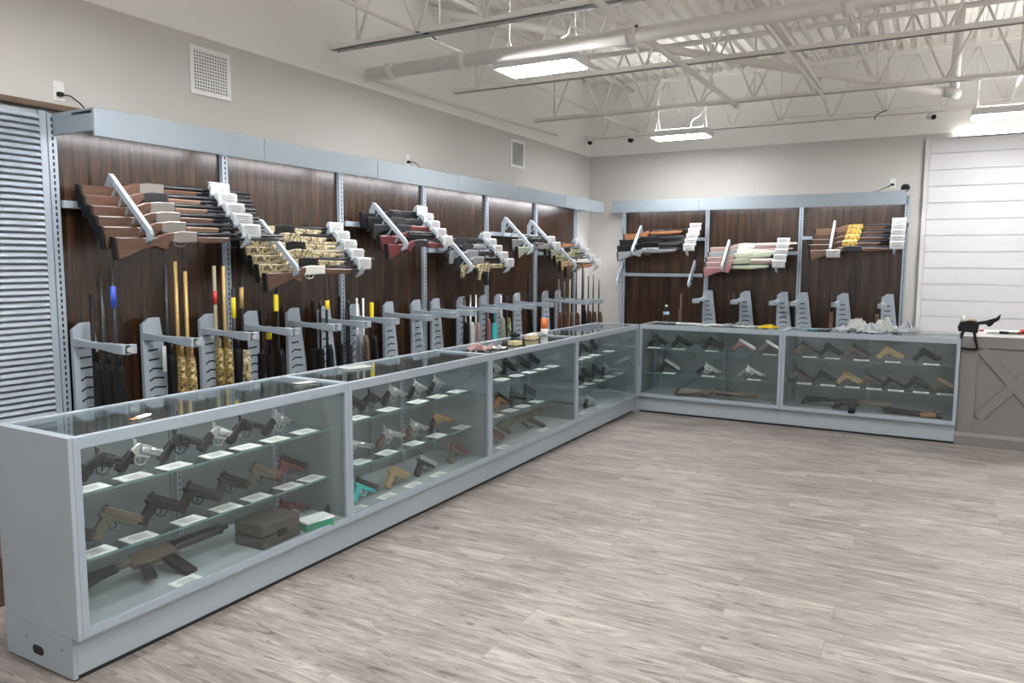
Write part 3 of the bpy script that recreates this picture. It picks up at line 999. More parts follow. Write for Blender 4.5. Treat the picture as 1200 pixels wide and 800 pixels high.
OU = 'over_under'
DISPLAYS = [
    # frame, arm xs, dz, name, guns[(slot, kind, L, butt x, mats, description)], tag slots on second arm, hooks
    ('L', (1.28, 2.01), 0.0, 'slatwall-side wall display', [
        (0.00, OU, 1.27, 1.09, ('walnut', 'silver', 'walnut', 'gunmetal'), 'walnut over-under shotgun'),
        (0.20, OU, 1.25, 1.07, ('darkwood', 'charcoal', 'maple', 'gunmetal'), 'walnut shotgun with a dark receiver'),
        (0.40, OU, 1.22, 1.07, ('walnut', 'silver', 'maple', 'gunmetal'), 'walnut shotgun with a pale forend'),
        (0.60, OU, 1.20, 1.06, ('walnut', 'silver', 'walnut', 'gunmetal'), 'walnut shotgun with a silver receiver'),
        (0.80, OU, 1.20, 1.05, ('walnut', 'silver', 'maple', 'gunmetal'), 'walnut over-under shotgun with pale forend'),
        (1.00, OU, 1.28, 1.08, ('walnut', 'silver', 'walnut', 'gunmetal'), 'walnut over-under shotgun, lowest')], 5, 6),
    ('L', (2.45, 3.17), -0.215, 'second wall display', [
        (0.00, 'semi', 1.14, 2.20, ('camo', 'black', 'camo', 'gunmetal'), 'tan camouflage shotgun'),
        (0.20, 'semi', 1.16, 2.19, ('camo', 'camo', 'camo', 'black'), 'tan camouflage shotgun'),
        (0.40, 'semi', 1.20, 2.18, ('camo', 'black', 'camo', 'camo'), 'tan camouflage shotgun'),
        (0.60, 'semi', 1.22, 2.18, ('camo', 'camo', 'camo', 'khaki'), 'tan camouflage shotgun'),
        (0.80, 'semi', 1.27, 2.18, ('camo', 'black', 'camo', 'gunmetal'), 'tan camouflage shotgun'),
        (1.00, 'semi', 1.00, 2.19, ('walnut', 'white', 'walnut', 'gunmetal'), 'walnut shotgun with a pale receiver')], 5, 6),
    ('L', (3.76, 4.38), 0.0, 'third wall display', [
        (0.06, 'bolt', 0.98, 3.58, ('black', 'gunmetal', 'black', 'gunmetal'), 'black rifle'),
        (0.27, 'carbine', 0.94, 3.57, ('black', 'charcoal', 'charcoal', 'gunmetal'), 'black carbine'),
        (0.48, 'carbine', 0.92, 3.57, ('charcoal', 'charcoal', 'red', 'gunmetal'), 'charcoal carbine with a red forend'),
        (0.70, 'bolt', 0.95, 3.56, ('red', 'charcoal', 'black', 'gunmetal'), 'red-stocked rifle'),
        (0.94, 'semi', 0.96, 3.57, ('red', 'charcoal', 'red', 'gunmetal'), 'red-stocked rifle with a red forend')], 5, 5),
    ('L', (4.83, 5.59), -0.205, 'fourth wall display', [
        (0.06, 'carbine', 0.88, 4.74, ('grey', 'charcoal', 'charcoal', 'gunmetal'), 'dark grey carbine'),
        (0.28, 'carbine', 0.92, 4.76, ('charcoal', 'charcoal', 'grey', 'black'), 'charcoal carbine with a grey forend'),
        (0.50, 'carbine', 0.92, 4.75, ('grey', 'grey', 'charcoal', 'black'), 'grey carbine'),
        (0.72, 'carbine', 0.90, 4.75, ('charcoal', 'grey', 'black', 'black'), 'grey and black carbine'),
        (0.95, 'carbine', 0.90, 4.74, ('camo', 'camo', 'camo', 'khaki'), 'tan camouflage carbine')], 5, 5),
    ('L', (6.13, 6.77), 0.0, 'fifth wall display', [
        (0.58, 'bolt', 0.95, 5.95, ('grey', 'charcoal', 'charcoal', 'gunmetal'), 'grey-stocked rifle'),
        (0.86, 'bolt', 1.02, 5.93, ('sage', 'charcoal', 'grey', 'grey'), 'sage grey rifle')], 2, 5),
    ('L', (7.34, 8.04), -0.20, 'sixth wall display', [
        (0.06, 'bolt', 1.12, 7.14, ('olive', 'charcoal', 'orange', 'gunmetal'), 'olive rifle with an orange wood forend'),
        (0.28, 'semi', 1.10, 7.14, ('greencamo', 'charcoal', 'greencamo', 'gunmetal'), 'green camouflage shotgun'),
        (0.50, 'semi', 1.14, 7.14, ('greencamo', 'greencamo', 'olive', 'black'), 'green camouflage shotgun with an olive forend'),
        (0.72, 'bolt', 1.15, 7.15, ('tan', 'charcoal', 'white', 'gunmetal'), 'tan-stocked rifle'),
        (0.95, 'bolt', 1.12, 7.16, ('walnut', 'charcoal', 'orange', 'gunmetal'), 'walnut rifle with a reddish forend')], 5, 5),
    ('K', (-0.94, -0.17), 0.01, 'corner back display', [
        (0.12, 'bolt', 0.95, -1.18, ('orange', 'gunmetal', 'orange', 'gunmetal'), 'orange wood-stocked rifle'),
        (0.40, 'semi', 1.02, -1.20, ('black', 'gunmetal', 'black', 'gunmetal'), 'black shotgun'),
        (0.68, 'semi', 1.02, -1.20, ('black', 'black', 'charcoal', 'gunmetal'), 'black rifle with a charcoal forend'),
        (0.96, 'bolt', 0.95, -1.17, ('grey', 'grey', 'grey', 'gunmetal'), 'grey-stocked rifle')], 5, 5),
    ('K', (0.31, 0.99), -0.205, 'middle back display', [
        (0.06, 'semi', 1.12, 0.06, ('rose', 'white', 'rose', 'white'), 'rose and white rifle'),
        (0.28, 'semi', 1.08, 0.06, ('grey', 'white', 'white', 'rose'), 'grey and white rifle'),
        (0.50, 'bolt', 1.00, 0.05, ('rose', 'sage', 'sage', 'sage'), 'rose-stocked rifle with a sage forend'),
        (0.72, 'semi', 1.00, 0.06, ('rose', 'sage', 'rose', 'white'), 'rose-stocked rifle with a rose forend'),
        (0.95, 'bolt', 0.96, 0.05, ('pink', 'charcoal', 'sage', 'gunmetal'), 'dark pink rifle')], 5, 5),
    ('K', (1.62, 2.32), 0.02, 'shiplap-side back display', [
        (0.06, OU, 1.05, 1.40, ('maple', 'gold', 'walnut', 'gunmetal'), 'walnut shotgun with a gold receiver'),
        (0.28, OU, 1.05, 1.39, ('walnut', 'gold', 'walnut', 'gunmetal'), 'walnut shotgun with a gold receiver'),
        (0.50, OU, 1.05, 1.38, ('walnut', 'gold', 'walnut', 'gunmetal'), 'walnut shotgun with a gold receiver'),
        (0.72, OU, 1.05, 1.36, ('walnut', 'gold', 'walnut', 'gunmetal'), 'walnut shotgun with a gold receiver'),
        (0.95, 'semi', 1.05, 1.38, ('maple', 'gunmetal', 'darkwood', 'gunmetal'), 'pale-stocked shotgun with a dark receiver')], 5, 5),
]
for fr, (xa, xb), dz, dn, guns, ntag, nh in DISPLAYS:
    for xx, w_ in ((xa, 'butt-end'), (xb, 'muzzle-end')):
        o = display_arm('sloping grey gun holder, %s one of the %s' % (w_, dn), 'sloping gun holders', dz, nh, 1)
        place(o, frame_point(fr, (xx, 0, 0)), PI / 2 if fr == 'L' else 0)
    for i, (s, kind, L, bx, mats_, desc) in enumerate(guns):
        p = arm_point(dz, s * 0.86 + 0.07, -0.05)
        label = '%s, %s down on the %s' % (desc.replace(', lowest', ''), ORD[i], dn)
        o = long_gun(kind, L, mats_, label, 'rifle' if kind in ('bolt', 'carbine') else 'shotgun', 'long guns on the ' + dn)
        o.location = frame_point(fr, (bx, p.y, p.z + 0.018))
        drop = 0.0 if kind == 'carbine' else -0.02
        o.rotation_euler = (frame_rot(fr) @ Matrix.Rotation(drop, 3, 'Y')).to_euler()
    if ntag:
        ss = [0.10 + 0.80 * k / 4 for k in range(5)]
        ss = ss[5 - ntag:]
        for k, s in enumerate(ss):
            p = arm_point(dz, s, 0.03)
            put_tag(fr, xb + 0.03, p, 'white price tag, %s from the top on the %s' % (ORD[k], dn), 'price tags on the gun holders')
p = arm_point(0.02, 1.0, 0.03)
put_tag('K', 1.66, Vector((0, p.y, p.z - 0.06)), 'white price tag hanging alone below the gold-receiver shotguns', 'price tags on the gun holders')


# two short empty holders on the lower rail of the corner bay of the back rack
def short_holder(label):
    t = thing('display_arm', label, 'gun holder', 'short gun holders on the lower rail')
    b = B().prism([(-0.03, 1.66), (-0.07, 1.665), (-0.36, 1.36), (-0.36, 1.32), (-0.32, 1.30), (-0.30, 1.325), (-0.31, 1.345), (-0.05, 1.60), (-0.03, 1.56)], 'x', -0.010, 0.010, 0.002)
    part('bar', b, M_GREY, t)
    for k in range(4):
        y0, z0 = -0.08 - 0.062 * k, 1.59 - 0.062 * k
        part('hook', B().prism([(y0, z0), (y0 - 0.02, z0 - 0.02), (y0 + 0.025, z0 - 0.075), (y0 + 0.045, z0 - 0.065), (y0 + 0.038, z0 - 0.05)], 'x', -0.008, 0.008, 0.002), M_GREY, t)
    return t


place(short_holder('empty grey gun holder on the lower rail, next to the room corner'), frame_point('K', (-1.19, -0.03, 0)))
place(short_holder('empty grey gun holder on the lower rail, under the corner display price tags'), frame_point('K', (-0.15, -0.03, 0)))


# ------------------------------------------------------------------ upright rack stands
def stand(label, armlen):
    t = thing('gun_stand', label, 'gun stand', 'upright gun stands with barrel arms')
    b = B()
    b.prism([(0.0, 0.13), (0.28, 0.13), (0.128, 1.255), (0.055, 1.255), (0.0, 1.215)], 'y', -0.075, -0.045, 0.003)
    b.mi = 1
    z = 1.10
    k = 0
    while z > 0.2:
        w0, w1 = 0.035, 0.115 + (1.10 - z) * 0.12
        if k < 3:
            b.prism([(w0, z), (w1 * 0.85, z + 0.004), (w1 * 0.85, z + 0.016), (w0, z + 0.012)], 'y', -0.0765, -0.074)
        else:
            wm = (w0 + w1) / 2
            b.prism([(w0, z - 0.012), (wm - 0.02, z + 0.006), (w1, z - 0.002), (w1, z + 0.010), (wm - 0.02, z + 0.018), (w0, z)], 'y', -0.0765, -0.074)
        z -= 0.062
        k += 1
    part('plate', b, [M_GREY, M_HOLE], t)
    b = B()
    yb, ye = -0.075, -armlen
    b.prism([(yb, 1.165), (yb, 1.115), (yb - 0.22, 1.118), (ye + 0.08, 1.098), (ye, 1.098), (ye, 1.152), (ye + 0.06, 1.155), (yb - 0.2, 1.152)], 'x', 0.0, 0.035, 0.003)
    b.box((-0.012, ye, 1.100), (0.075, ye + 0.05, 1.152), 0.003)
    for k in range(4):
        yy = yb - 0.07 - k * 0.085
        b.prism([(0.03, yy - 0.022), (0.075, yy - 0.014), (0.075, yy - 0.024), (0.03, yy - 0.032)], 'z', 1.120, 1.148)
    arm = part('barrel_arm', b, M_GREY, t)
    part('label_window', B().box((0.012, ye - 0.0015, 1.112), (0.05, ye + 0.001, 1.138)), M_CONDUIT, arm)
    return t


ARMY = [.98, 1.45, 1.89, 2.27, 2.70, 3.05, 3.42, 3.90, 4.33, 4.66, 5.14, 5.59, 5.93, 6.38, 7.15, 7.53]
for i, y in enumerate(ARMY):
    place(stand('grey upright gun stand, %s along the long rack from the slatwall' % ORD[i], 0.56 if i < 14 else 0.72), frame_point('L', (y + (0.02 if i == 0 else 0), 0, 0)), PI / 2)
for i, x in enumerate((-.02, .48, .96, 1.21, 1.69, 2.20)):
    place(stand('grey upright gun stand, %s along the back rack from the corner' % ORD[i], 0.56), frame_point('K', (x, -0.03, 0)))

# standing long guns: stand index -> (out, top z, kind, mats, description)
V = {
    0: [(-1.50, 1.43, 'semi', ('black', 'black', 'black', 'black'), 'short black-barrelled gun'), (-1.40, 1.53, 'semi', ('black', 'black', 'black', 'gunmetal'), 'black-barrelled gun'), (-1.29, 1.58, 'semi', ('walnut', 'gunmetal', 'black', 'gunmetal'), 'black gun with a blue label')],
    1: [(-1.47, 1.59, 'semi', ('black', 'black', 'black', 'gunmetal'), 'black-barrelled gun'), (-1.37, 1.62, 'semi', ('goldcamo', 'goldcamo', 'goldcamo', 'brass'), 'tall gold-barrelled camouflage gun'), (-1.28, 1.56, 'semi', ('goldcamo', 'goldcamo', 'goldcamo', 'brass'), 'shorter gold-barrelled camouflage gun')],
    2: [(-1.55, 1.59, 'semi', ('goldcamo', 'khaki', 'goldcamo', 'khaki'), 'khaki-barrelled gun'), (-1.46, 1.59, 'semi', ('goldcamo', 'khaki', 'goldcamo', 'brass'), 'khaki-barrelled camouflage gun'), (-1.37, 1.44, 'semi', ('black', 'black', 'black', 'gunmetal'), 'black gun with a yellow stripe'), (-1.29, 1.53, 'semi', ('camo', 'black', 'camo', 'black'), 'black-barrelled gun with a tan camouflage forend')],
    3: [(-1.54, 1.29, 'carbine', ('black', 'black', 'black', 'black'), 'short black gun'), (-1.45, 1.16, 'carbine', ('black', 'black', 'black', 'gunmetal'), 'lowest black gun'), (-1.35, 1.44, 'bolt', ('black', 'black', 'black', 'black'), 'tall black gun with a yellow tag')],
    4: [(-1.44, 1.34, 'carbine', ('black', 'black', 'black', 'black'), 'black gun'), (-1.36, 1.32, 'carbine', ('black', 'charcoal', 'black', 'gunmetal'), 'black gun with a dark barrel'), (-1.28, 1.52, 'bolt', ('black', 'black', 'black', 'black'), 'tall black gun with a yellow band')],
    5: [(-1.48, 1.34, 'carbine', ('black', 'black', 'black', 'black'), 'black gun'), (-1.38, 1.31, 'carbine', ('black', 'black', 'charcoal', 'gunmetal'), 'black gun with a charcoal forend')],
    6: [(-1.60, 1.31, 'bolt', ('grey', 'steel', 'grey', 'steel'), 'silver-barrelled rifle'), (-1.53, 1.31, 'bolt', ('brown', 'steel', 'brown', 'steel'), 'silver-barrelled rifle with a brown stock'), (-1.43, 1.25, 'bolt', ('black', 'black', 'black', 'black'), 'black gun with a yellow tag')],
    10: [(-1.60, 1.25, 'bolt', ('black', 'charcoal', 'black', 'charcoal'), 'charcoal rifle'), (-1.52, 1.28, 'bolt', ('grey', 'steel', 'white', 'steel'), 'silver-barrelled rifle with a pale forend'), (-1.45, 1.28, 'bolt', ('brown', 'steel', 'rose', 'steel'), 'silver-barrelled rifle with a rose forend')],
    11: [(-1.50, 1.16, 'carbine', ('teal', 'teal', 'teal', 'teal'), 'teal carbine'), (-1.59, 1.12, 'bolt', ('pink', 'charcoal', 'pink', 'charcoal'), 'pink rifle')],
    12: [(-1.60, 1.24, 'bolt', ('sage', 'steel', 'sage', 'steel'), 'sage rifle'), (-1.52, 1.24, 'bolt', ('greencamo', 'charcoal', 'greencamo', 'charcoal'), 'green camouflage rifle')],
    13: [(-1.48, 1.48, 'semi', ('black', 'black', 'black', 'black'), 'tall black gun')],
    14: [(-1.45, 1.41, 'bolt', ('darkwood', 'charcoal', 'darkwood', 'brown'), 'brown-barrelled rifle'), (-1.37, 1.38, 'bolt', ('darkwood', 'charcoal', 'darkwood', 'gunmetal'), 'dark rifle'), (-1.29, 1.41, 'bolt', ('walnut', 'charcoal', 'darkwood', 'khaki'), 'khaki-barrelled rifle'), (-1.20, 1.52, 'bolt', ('darkwood', 'charcoal', 'darkwood', 'gunmetal'), 'tall dark rifle'), (-1.12, 1.58, 'semi', ('black', 'black', 'black', 'gunmetal'), 'tallest black gun')],
    15: [(-1.27, 1.52, 'bolt', ('black', 'black', 'black', 'gunmetal'), 'tall black rifle'), (-1.20, 1.45, 'bolt', ('darkwood', 'charcoal', 'darkwood', 'charcoal'), 'charcoal rifle'), (-1.13, 1.47, 'bolt', ('darkwood', 'charcoal', 'darkwood', 'gunmetal'), 'dark wood rifle'), (-1.05, 1.41, 'bolt', ('darkwood', 'charcoal', 'darkwood', 'gunmetal'), 'outermost dark wood rifle')],
}
KV = {1: [(-0.36, 1.24, 'semi', ('grey', 'charcoal', 'black', 'black'), 'black gun')], 4: [(-0.40, 1.28, 'semi', ('walnut', 'black', 'walnut', 'black'), 'black gun with a brown forend')], 5: [(-0.40, 1.27, 'semi', ('walnut', 'black', 'walnut', 'black'), 'black gun with a brown forend')]}
UP = Matrix(((0, 1, 0), (0, 0, 1), (1, 0, 0)))   # gun x -> up, gun z -> into the wall


def stand_gun(fr, x, y, top, kind, mats_, label, group):
    L = round(top - 0.132 - 0.02, 2)
    if kind in ('bolt',):
        L = max(L, 0.95)
    o = long_gun(kind, L, mats_, label, 'rifle' if kind in ('bolt', 'carbine') else 'shotgun', group)
    o.location = frame_point(fr, (x, y, top - L))
    o.rotation_euler = (frame_rot(fr) @ UP).to_euler()
    return o


def band(o, x0, x1, r, m_, name):
    """coloured sleeve around the barrel of a standing gun"""
    part(name, B().tube([(x0, 0, 0), (x1, 0, 0)], r, 12), m_, o)


for si, lst in V.items():
    for k, (X, top, kind, mats_, desc) in enumerate(lst):
        lab = '%s, %s from the wall at the %s stand' % (desc, ORD[k], ORD[si])
        o = stand_gun('L', ARMY[si] + 0.052, -(X + 1.72), top, kind, mats_, lab, 'guns standing in the long rack')
        L = top - 0.152
        if si == 0 and k == 2:
            band(o, L - 0.22, L - 0.10, 0.016, G['blue'], 'label_band')
        if si == 2 and k == 2:
            band(o, L - 0.20, L - 0.06, 0.014, G['yellow'], 'label_band')
        if si == 2 and k == 3:
            band(o, L - 0.22, L - 0.08, 0.014, G['brass'], 'label_band')
        if si == 2 and k == 0:
            band(o, L - 0.26, L - 0.17, 0.015, mat('red_band', (0.5, 0.03, 0.03), 0.4), 'label_band')
        if si == 3 and k == 2:
            part('hang_tag', B().box((L - 0.17, -0.045, -0.022), (L - 0.05, -0.014, 0.0), 0.004), G['yellow'], o)
        if si == 3 and k == 1:
            band(o, L - 0.10, L - 0.02, 0.020, G['yellow'], 'label_band')
        if si == 4 and k == 2:
            band(o, L - 0.26, L - 0.19, 0.017, G['yellow'], 'label_band')
        if si == 6 and k == 2:
            part('hang_tag', B().box((L - 0.10, -0.04, -0.022), (L + 0.03, -0.012, 0.004), 0.004), G['yellow'], o)
for si, lst in KV.items():
    for k, (y, top, kind, mats_, desc) in enumerate(lst):
        lab = '%s standing at the %s upright stand of the back rack' % (desc, ORD[si])
        stand_gun('K', (-.02, .48, .96, 1.21, 1.69, 2.20)[si] + 0.0 - 0.022, y, top, kind, mats_, lab, 'guns standing in the back rack')
stand_gun('K', -0.30, -0.20, 1.20, 'bolt', ('walnut', 'charcoal', 'walnut', 'brown'), 'brown rifle standing alone behind the water bottle', 'guns standing in the back rack')
# paper tag hanging on the second stand
solid('paper_tag', B().box((-1.605, 1.555, 0.90), (-1.60, 1.635, 1.07), 0.001), M_CARD, 'white paper tag hanging at the second upright stand', 'tag')

# ================================================================== glass showcases
H = 0.965
DP = 0.508


def showcase(label, w, left_panel=False, right_panel=False, shelves=(0.70, 0.43), shelf_gap=(0.0, 0.0), posts=(0.28, 0.72)):
    """local: x along the front (0..w), front plane y=0, depth towards +y"""
    t = thing('glass_showcase', label, 'showcase', 'grey framed glass showcases')
    K = 0.045
    b = B()
    b.box((0.0002, K, 0.022), (w - 0.0002, K + 0.02, 0.178))
    b.box((0.0002, DP - 0.02, 0.022), (w - 0.0002, DP, 0.172))
    b.box((0.0002, K + 0.02, 0.022), (0.02, DP - 0.02, 0.172)).box((w - 0.02, K + 0.02, 0.022), (w - 0.0002, DP - 0.02, 0.172))
    part('kick_base', b, M_GREYD, t)
    part('gap_shade', B().box((0.0002, K + 0.010, 0.0), (w - 0.0002, DP - 0.02, 0.0225)), M_GAPSHADE, t)  # black strip stands in for the shadowed gap under the kick
    part('deck', B().box((0.002, 0.006, 0.172), (w - 0.002, DP - 0.002, 0.205)), M_DECKL, t)
    b = B()
    pw = 0.03
    b.box((0, 0, 0.178), (w, 0.022, 0.216), 0.002)
    b.box((0, 0, H - 0.05), (w, 0.026, H), 0.003)
    b.box((0, 0, 0.21), (pw, 0.022, H - 0.045), 0.002).box((w - pw, 0, 0.21), (w, 0.022, H - 0.045), 0.002)
    b.box((0, DP - 0.028, H - 0.045), (w, DP, H), 0.003)
    b.box((0, 0.02, H - 0.03), (0.026, DP - 0.02, H), 0.002).box((w - 0.026, 0.02, H - 0.03), (w, DP - 0.02, H), 0.002)
    b.box((0, DP - 0.024, 0.2), (0.024, DP, H - 0.04)).box((w - 0.024, DP - 0.024, 0.2), (w, DP, H - 0.04))
    part('frame', b, M_GREY, t)
    part('front_glass', B().box((pw - 0.004, 0.008, 0.212), (w - pw + 0.004, 0.014, H - 0.046)), M_GLASS, t, 'clear front pane')
    part('top_glass', B().box((0.022, 0.022, H - 0.012), (w - 0.022, DP - 0.024, H - 0.006)), M_GLASS, t, 'clear top pane')
    for side, x0 in ((left_panel, 0.002), (right_panel, w - 0.010)):
        part('side_panel', B().box((x0, 0.022, 0.2), (x0 + 0.008, DP - 0.02, H - 0.03)), M_REAR, t)
    for k in (0, 1):
        xa = 0.024 + k * (w - 0.048) / 2
        yy = DP - 0.012 - 0.008 * k
        b = B().box((xa, yy, 0.205), (xa + (w - 0.048) / 2 + (0.02 if k == 0 else 0), yy + 0.006, H - 0.045))
        part('sliding_door', b, M_REAR, t)
    for f in posts:
        b = B()
        xx = w * f
        b.box((xx - 0.012, DP - 0.045, 0.205), (xx + 0.012, DP - 0.024, H - 0.045), 0.001)
        b.mi = 1
        z = 0.24
        while z < 0.9:
            b.box((xx - 0.003, DP - 0.0462, z), (xx + 0.003, DP - 0.0445, z + 0.016))
            z += 0.03
        part('shelf_standard', b, [M_GREYD, M_HOLE], t)
    for z, g in zip(shelves, shelf_gap):
        b = B()
        x0, x1 = 0.014, w - 0.014 - g
        b.box((x0, 0.13, z - 0.008), (x1, DP - 0.05, z))
        b.mi = 1
        b.box((x0, 0.1285, z - 0.008), (x1, 0.13, z - 0.0002))
        part('glass_shelf', b, [M_GLASS, M_EDGE], t, 'clear glass shelf with a green edge')
        for f in posts:
            xx = w * f
            b = B().prism([(DP - 0.045, z - 0.008), (DP - 0.045, z - 0.055), (DP - 0.12, z - 0.03), (0.16, z - 0.014), (0.16, z - 0.008)], 'x', xx - 0.002, xx + 0.002)
            part('shelf_bracket', b, M_GREYD, t)
    return t


SHOW = {}
CN = {1: 'open-end showcase', 2: 'second long-run showcase', 3: 'third long-run showcase', 4: 'inner-corner showcase', 5: 'corner back showcase', 6: 'counter-side back showcase'}
LW = 1.524
for i in range(4):
    w = LW if i < 3 else 6.188 - 3 * LW - 0.002
    post = (0.28, 0.72) if i != 0 else (0.5, 0.99)
    o = showcase('grey framed glass showcase, ' + {1: 'open end of the long run', 2: 'second from the open end', 3: 'third from the open end', 4: 'at the inner corner, reached along the long run'}[i + 1], w if i < 3 else w, posts=(0.26, 0.72) if i else (0.52, 0.94))
    place(o, (0, LW * i, 0), PI / 2)
    SHOW[i + 1] = o
part('corner_filler', B().box((w - 0.01, 0.0, 0.022), (w + 0.052, 0.055, 0.176)), M_GREYD, SHOW[4])
L0 = 6.190
for i, (x0, w, lab) in enumerate(((0.002, 1.478, 'first of the back run beside the corner'), (1.482, 1.518, 'end of the back run beside the grey counter'))):
    o = showcase('grey framed glass showcase, ' + lab, w, posts=(0.07, 0.55) if i == 0 else (0.06, 0.5))
    place(o, (x0, L0, 0), 0)
    SHOW[5 + i] = o
# solid end panel of the open end
b = B()
b.box((-DP - 0.002, -0.018, 0.176), (0.0, -0.0005, H + 0.001), 0.0015)
b.box((-DP - 0.002, -0.018, 0.010), (-0.045, -0.0005, 0.176))
b.mi = 1
b.box((-DP + 0.004, -0.012, 0.0), (-0.052, -0.0005, 0.010))  # black strip standing in for the shade below the panel
b.mi = 1
sl = []
for k in range(9):
    a = -PI / 2 + PI * k / 8
    sl.append((-0.262 + 0.019 * math.cos(a), 0.072 + 0.019 * math.sin(a)))
for k in range(9):
    a = PI / 2 + PI * k / 8
    sl.append((-0.300 + 0.019 * math.cos(a), 0.072 + 0.019 * math.sin(a)))
b.prism(sl, 'y', -0.0190, -0.016)
for x_, z_ in ((-0.36, 0.11), (-0.115, 0.115)):
    b.prism([(x_ - 0.003, z_ - 0.003), (x_ + 0.003, z_ - 0.003), (x_ + 0.003, z_ + 0.003), (x_ - 0.003, z_ + 0.003)], 'y', -0.0186, -0.017)
part('end_panel', b, [M_GREYD, M_HOLE], SHOW[1], 'solid grey end panel with an oval cable hole').matrix_parent_inverse = Matrix.Rotation(-PI / 2, 4, 'Z')


# ------------------------------------------------------------------ handguns (local: x muzzle, z up, thickness y)
def rest_tilt(p_butt, p_muz):
    """nose-down angle that puts butt and muzzle points level"""
    return math.atan2(p_muz[1] - p_butt[1], p_muz[0] - p_butt[0])


def pistol_parts(slide, frame):
    def mk():
        out = []
        b = B().prism([(-0.092, 0.002), (0.098, 0.002), (0.100, 0.010), (0.098, 0.030), (0.090, 0.033), (-0.088, 0.033), (-0.094, 0.028)], 'y', -0.0135, 0.0135, 0.003)
        for k in range(5):
            b.box((-0.083 + k * 0.006, -0.0142, 0.006), (-0.080 + k * 0.006, 0.0142, 0.029))
        out.append(('slide', b.mesh('slide', G[slide])))
        b = B().prism([(-0.100, 0.002), (0.080, 0.002), (0.078, -0.018), (0.020, -0.020), (-0.040, -0.024), (-0.050, -0.045), (-0.066, -0.108), (-0.112, -0.100), (-0.094, -0.040), (-0.090, -0.018), (-0.108, -0.006)], 'y', -0.0135, 0.0135, 0.003)
        b.box((-0.110, -0.014, -0.112), (-0.062, 0.014, -0.104), 0.003)
        out.append(('frame', b.mesh('frame', G[frame])))
        b = B().tube([(-0.045, 0, -0.022), (-0.038, 0, -0.050), (-0.010, 0, -0.056), (0.012, 0, -0.048), (0.020, 0, -0.018)], 0.0035, 6)
        out.append(('trigger_guard', b.mesh('trigger_guard', G[frame])))
        b = B().tube([(-0.018, 0, -0.020), (-0.012, 0, -0.034), (-0.014, 0, -0.046)], 0.003, 6)
        out.append(('trigger', b.mesh('trigger', M_BLACK)))
        b = B().box((-0.086, -0.009, 0.032), (-0.076, 0.009, 0.039)).box((0.086, -0.0025, 0.032), (0.093, 0.0025, 0.038))
        out.append(('sights', b.mesh('sights', M_BLACK)))
        return out
    return cached(('pistol', slide, frame), mk)


def revolver_parts(metal, grip, bl):
    def mk():
        out = []
        x1 = 0.035 + bl
        b = B().tube([(0.03, 0, 0.018), (x1, 0, 0.018)], 0.0095, 12).prism([(0.03, 0.020), (x1 - 0.006, 0.024), (x1 - 0.006, 0.029), (0.03, 0.031)], 'y', -0.004, 0.004).box((0.034, -0.006, -0.004), (x1 - 0.03, 0.006, 0.012), 0.002)
        b.prism([(x1 - 0.02, 0.028), (x1 - 0.006, 0.028), (x1 - 0.008, 0.038)], 'y', -0.002, 0.002)
        out.append(('barrel', b.mesh('barrel', G[metal])))
        b = B().tube([(-0.016, 0, 0.008), (-0.013, 0, 0.008), (0.020, 0, 0.008), (0.028, 0, 0.008)], [0.016, 0.0205, 0.0205, 0.0175], 12)
        out.append(('cylinder', b.mesh('cylinder', G[metal])))
        b = B().prism([(-0.062, -0.006), (-0.044, 0.020), (-0.030, 0.034), (0.034, 0.033), (0.036, 0.026), (-0.018, 0.026), (-0.018, -0.012), (0.030, -0.012), (0.030, 0.028), (0.036, 0.028), (0.036, -0.022), (-0.014, -0.026), (-0.046, -0.034), (-0.066, -0.028)], 'y', -0.008, 0.008, 0.002)
        out.append(('frame', b.mesh('frame', G[metal])))
        b = B().prism([(-0.062, -0.004), (-0.036, -0.022), (-0.050, -0.055), (-0.064, -0.098), (-0.084, -0.108), (-0.112, -0.096), (-0.096, -0.060), (-0.074, -0.022)], 'y', -0.0145, 0.0145, 0.005)
        out.append(('grip', b.mesh('grip', G[grip])))
        b = B().tube([(-0.034, 0, -0.028), (-0.026, 0, -0.054), (-0.002, 0, -0.060), (0.020, 0, -0.050), (0.028, 0, -0.020)], 0.0035, 6).tube([(-0.008, 0, -0.022), (-0.003, 0, -0.046)], 0.003, 6)
        out.append(('trigger_guard', b.mesh('trigger_guard', G[metal])))
        b = B().prism([(-0.050, 0.014), (-0.038, 0.030), (-0.046, 0.046), (-0.064, 0.048), (-0.056, 0.036)], 'y', -0.004, 0.004, 0.001)
        out.append(('hammer', b.mesh('hammer', G[metal])))
        return out
    return cached(('revolver', metal, grip, bl), mk)


def short_rifle_parts(kind, c1, c2, L):
    """long gun lying flat on the case deck: built around its side, thickness along y"""
    return None


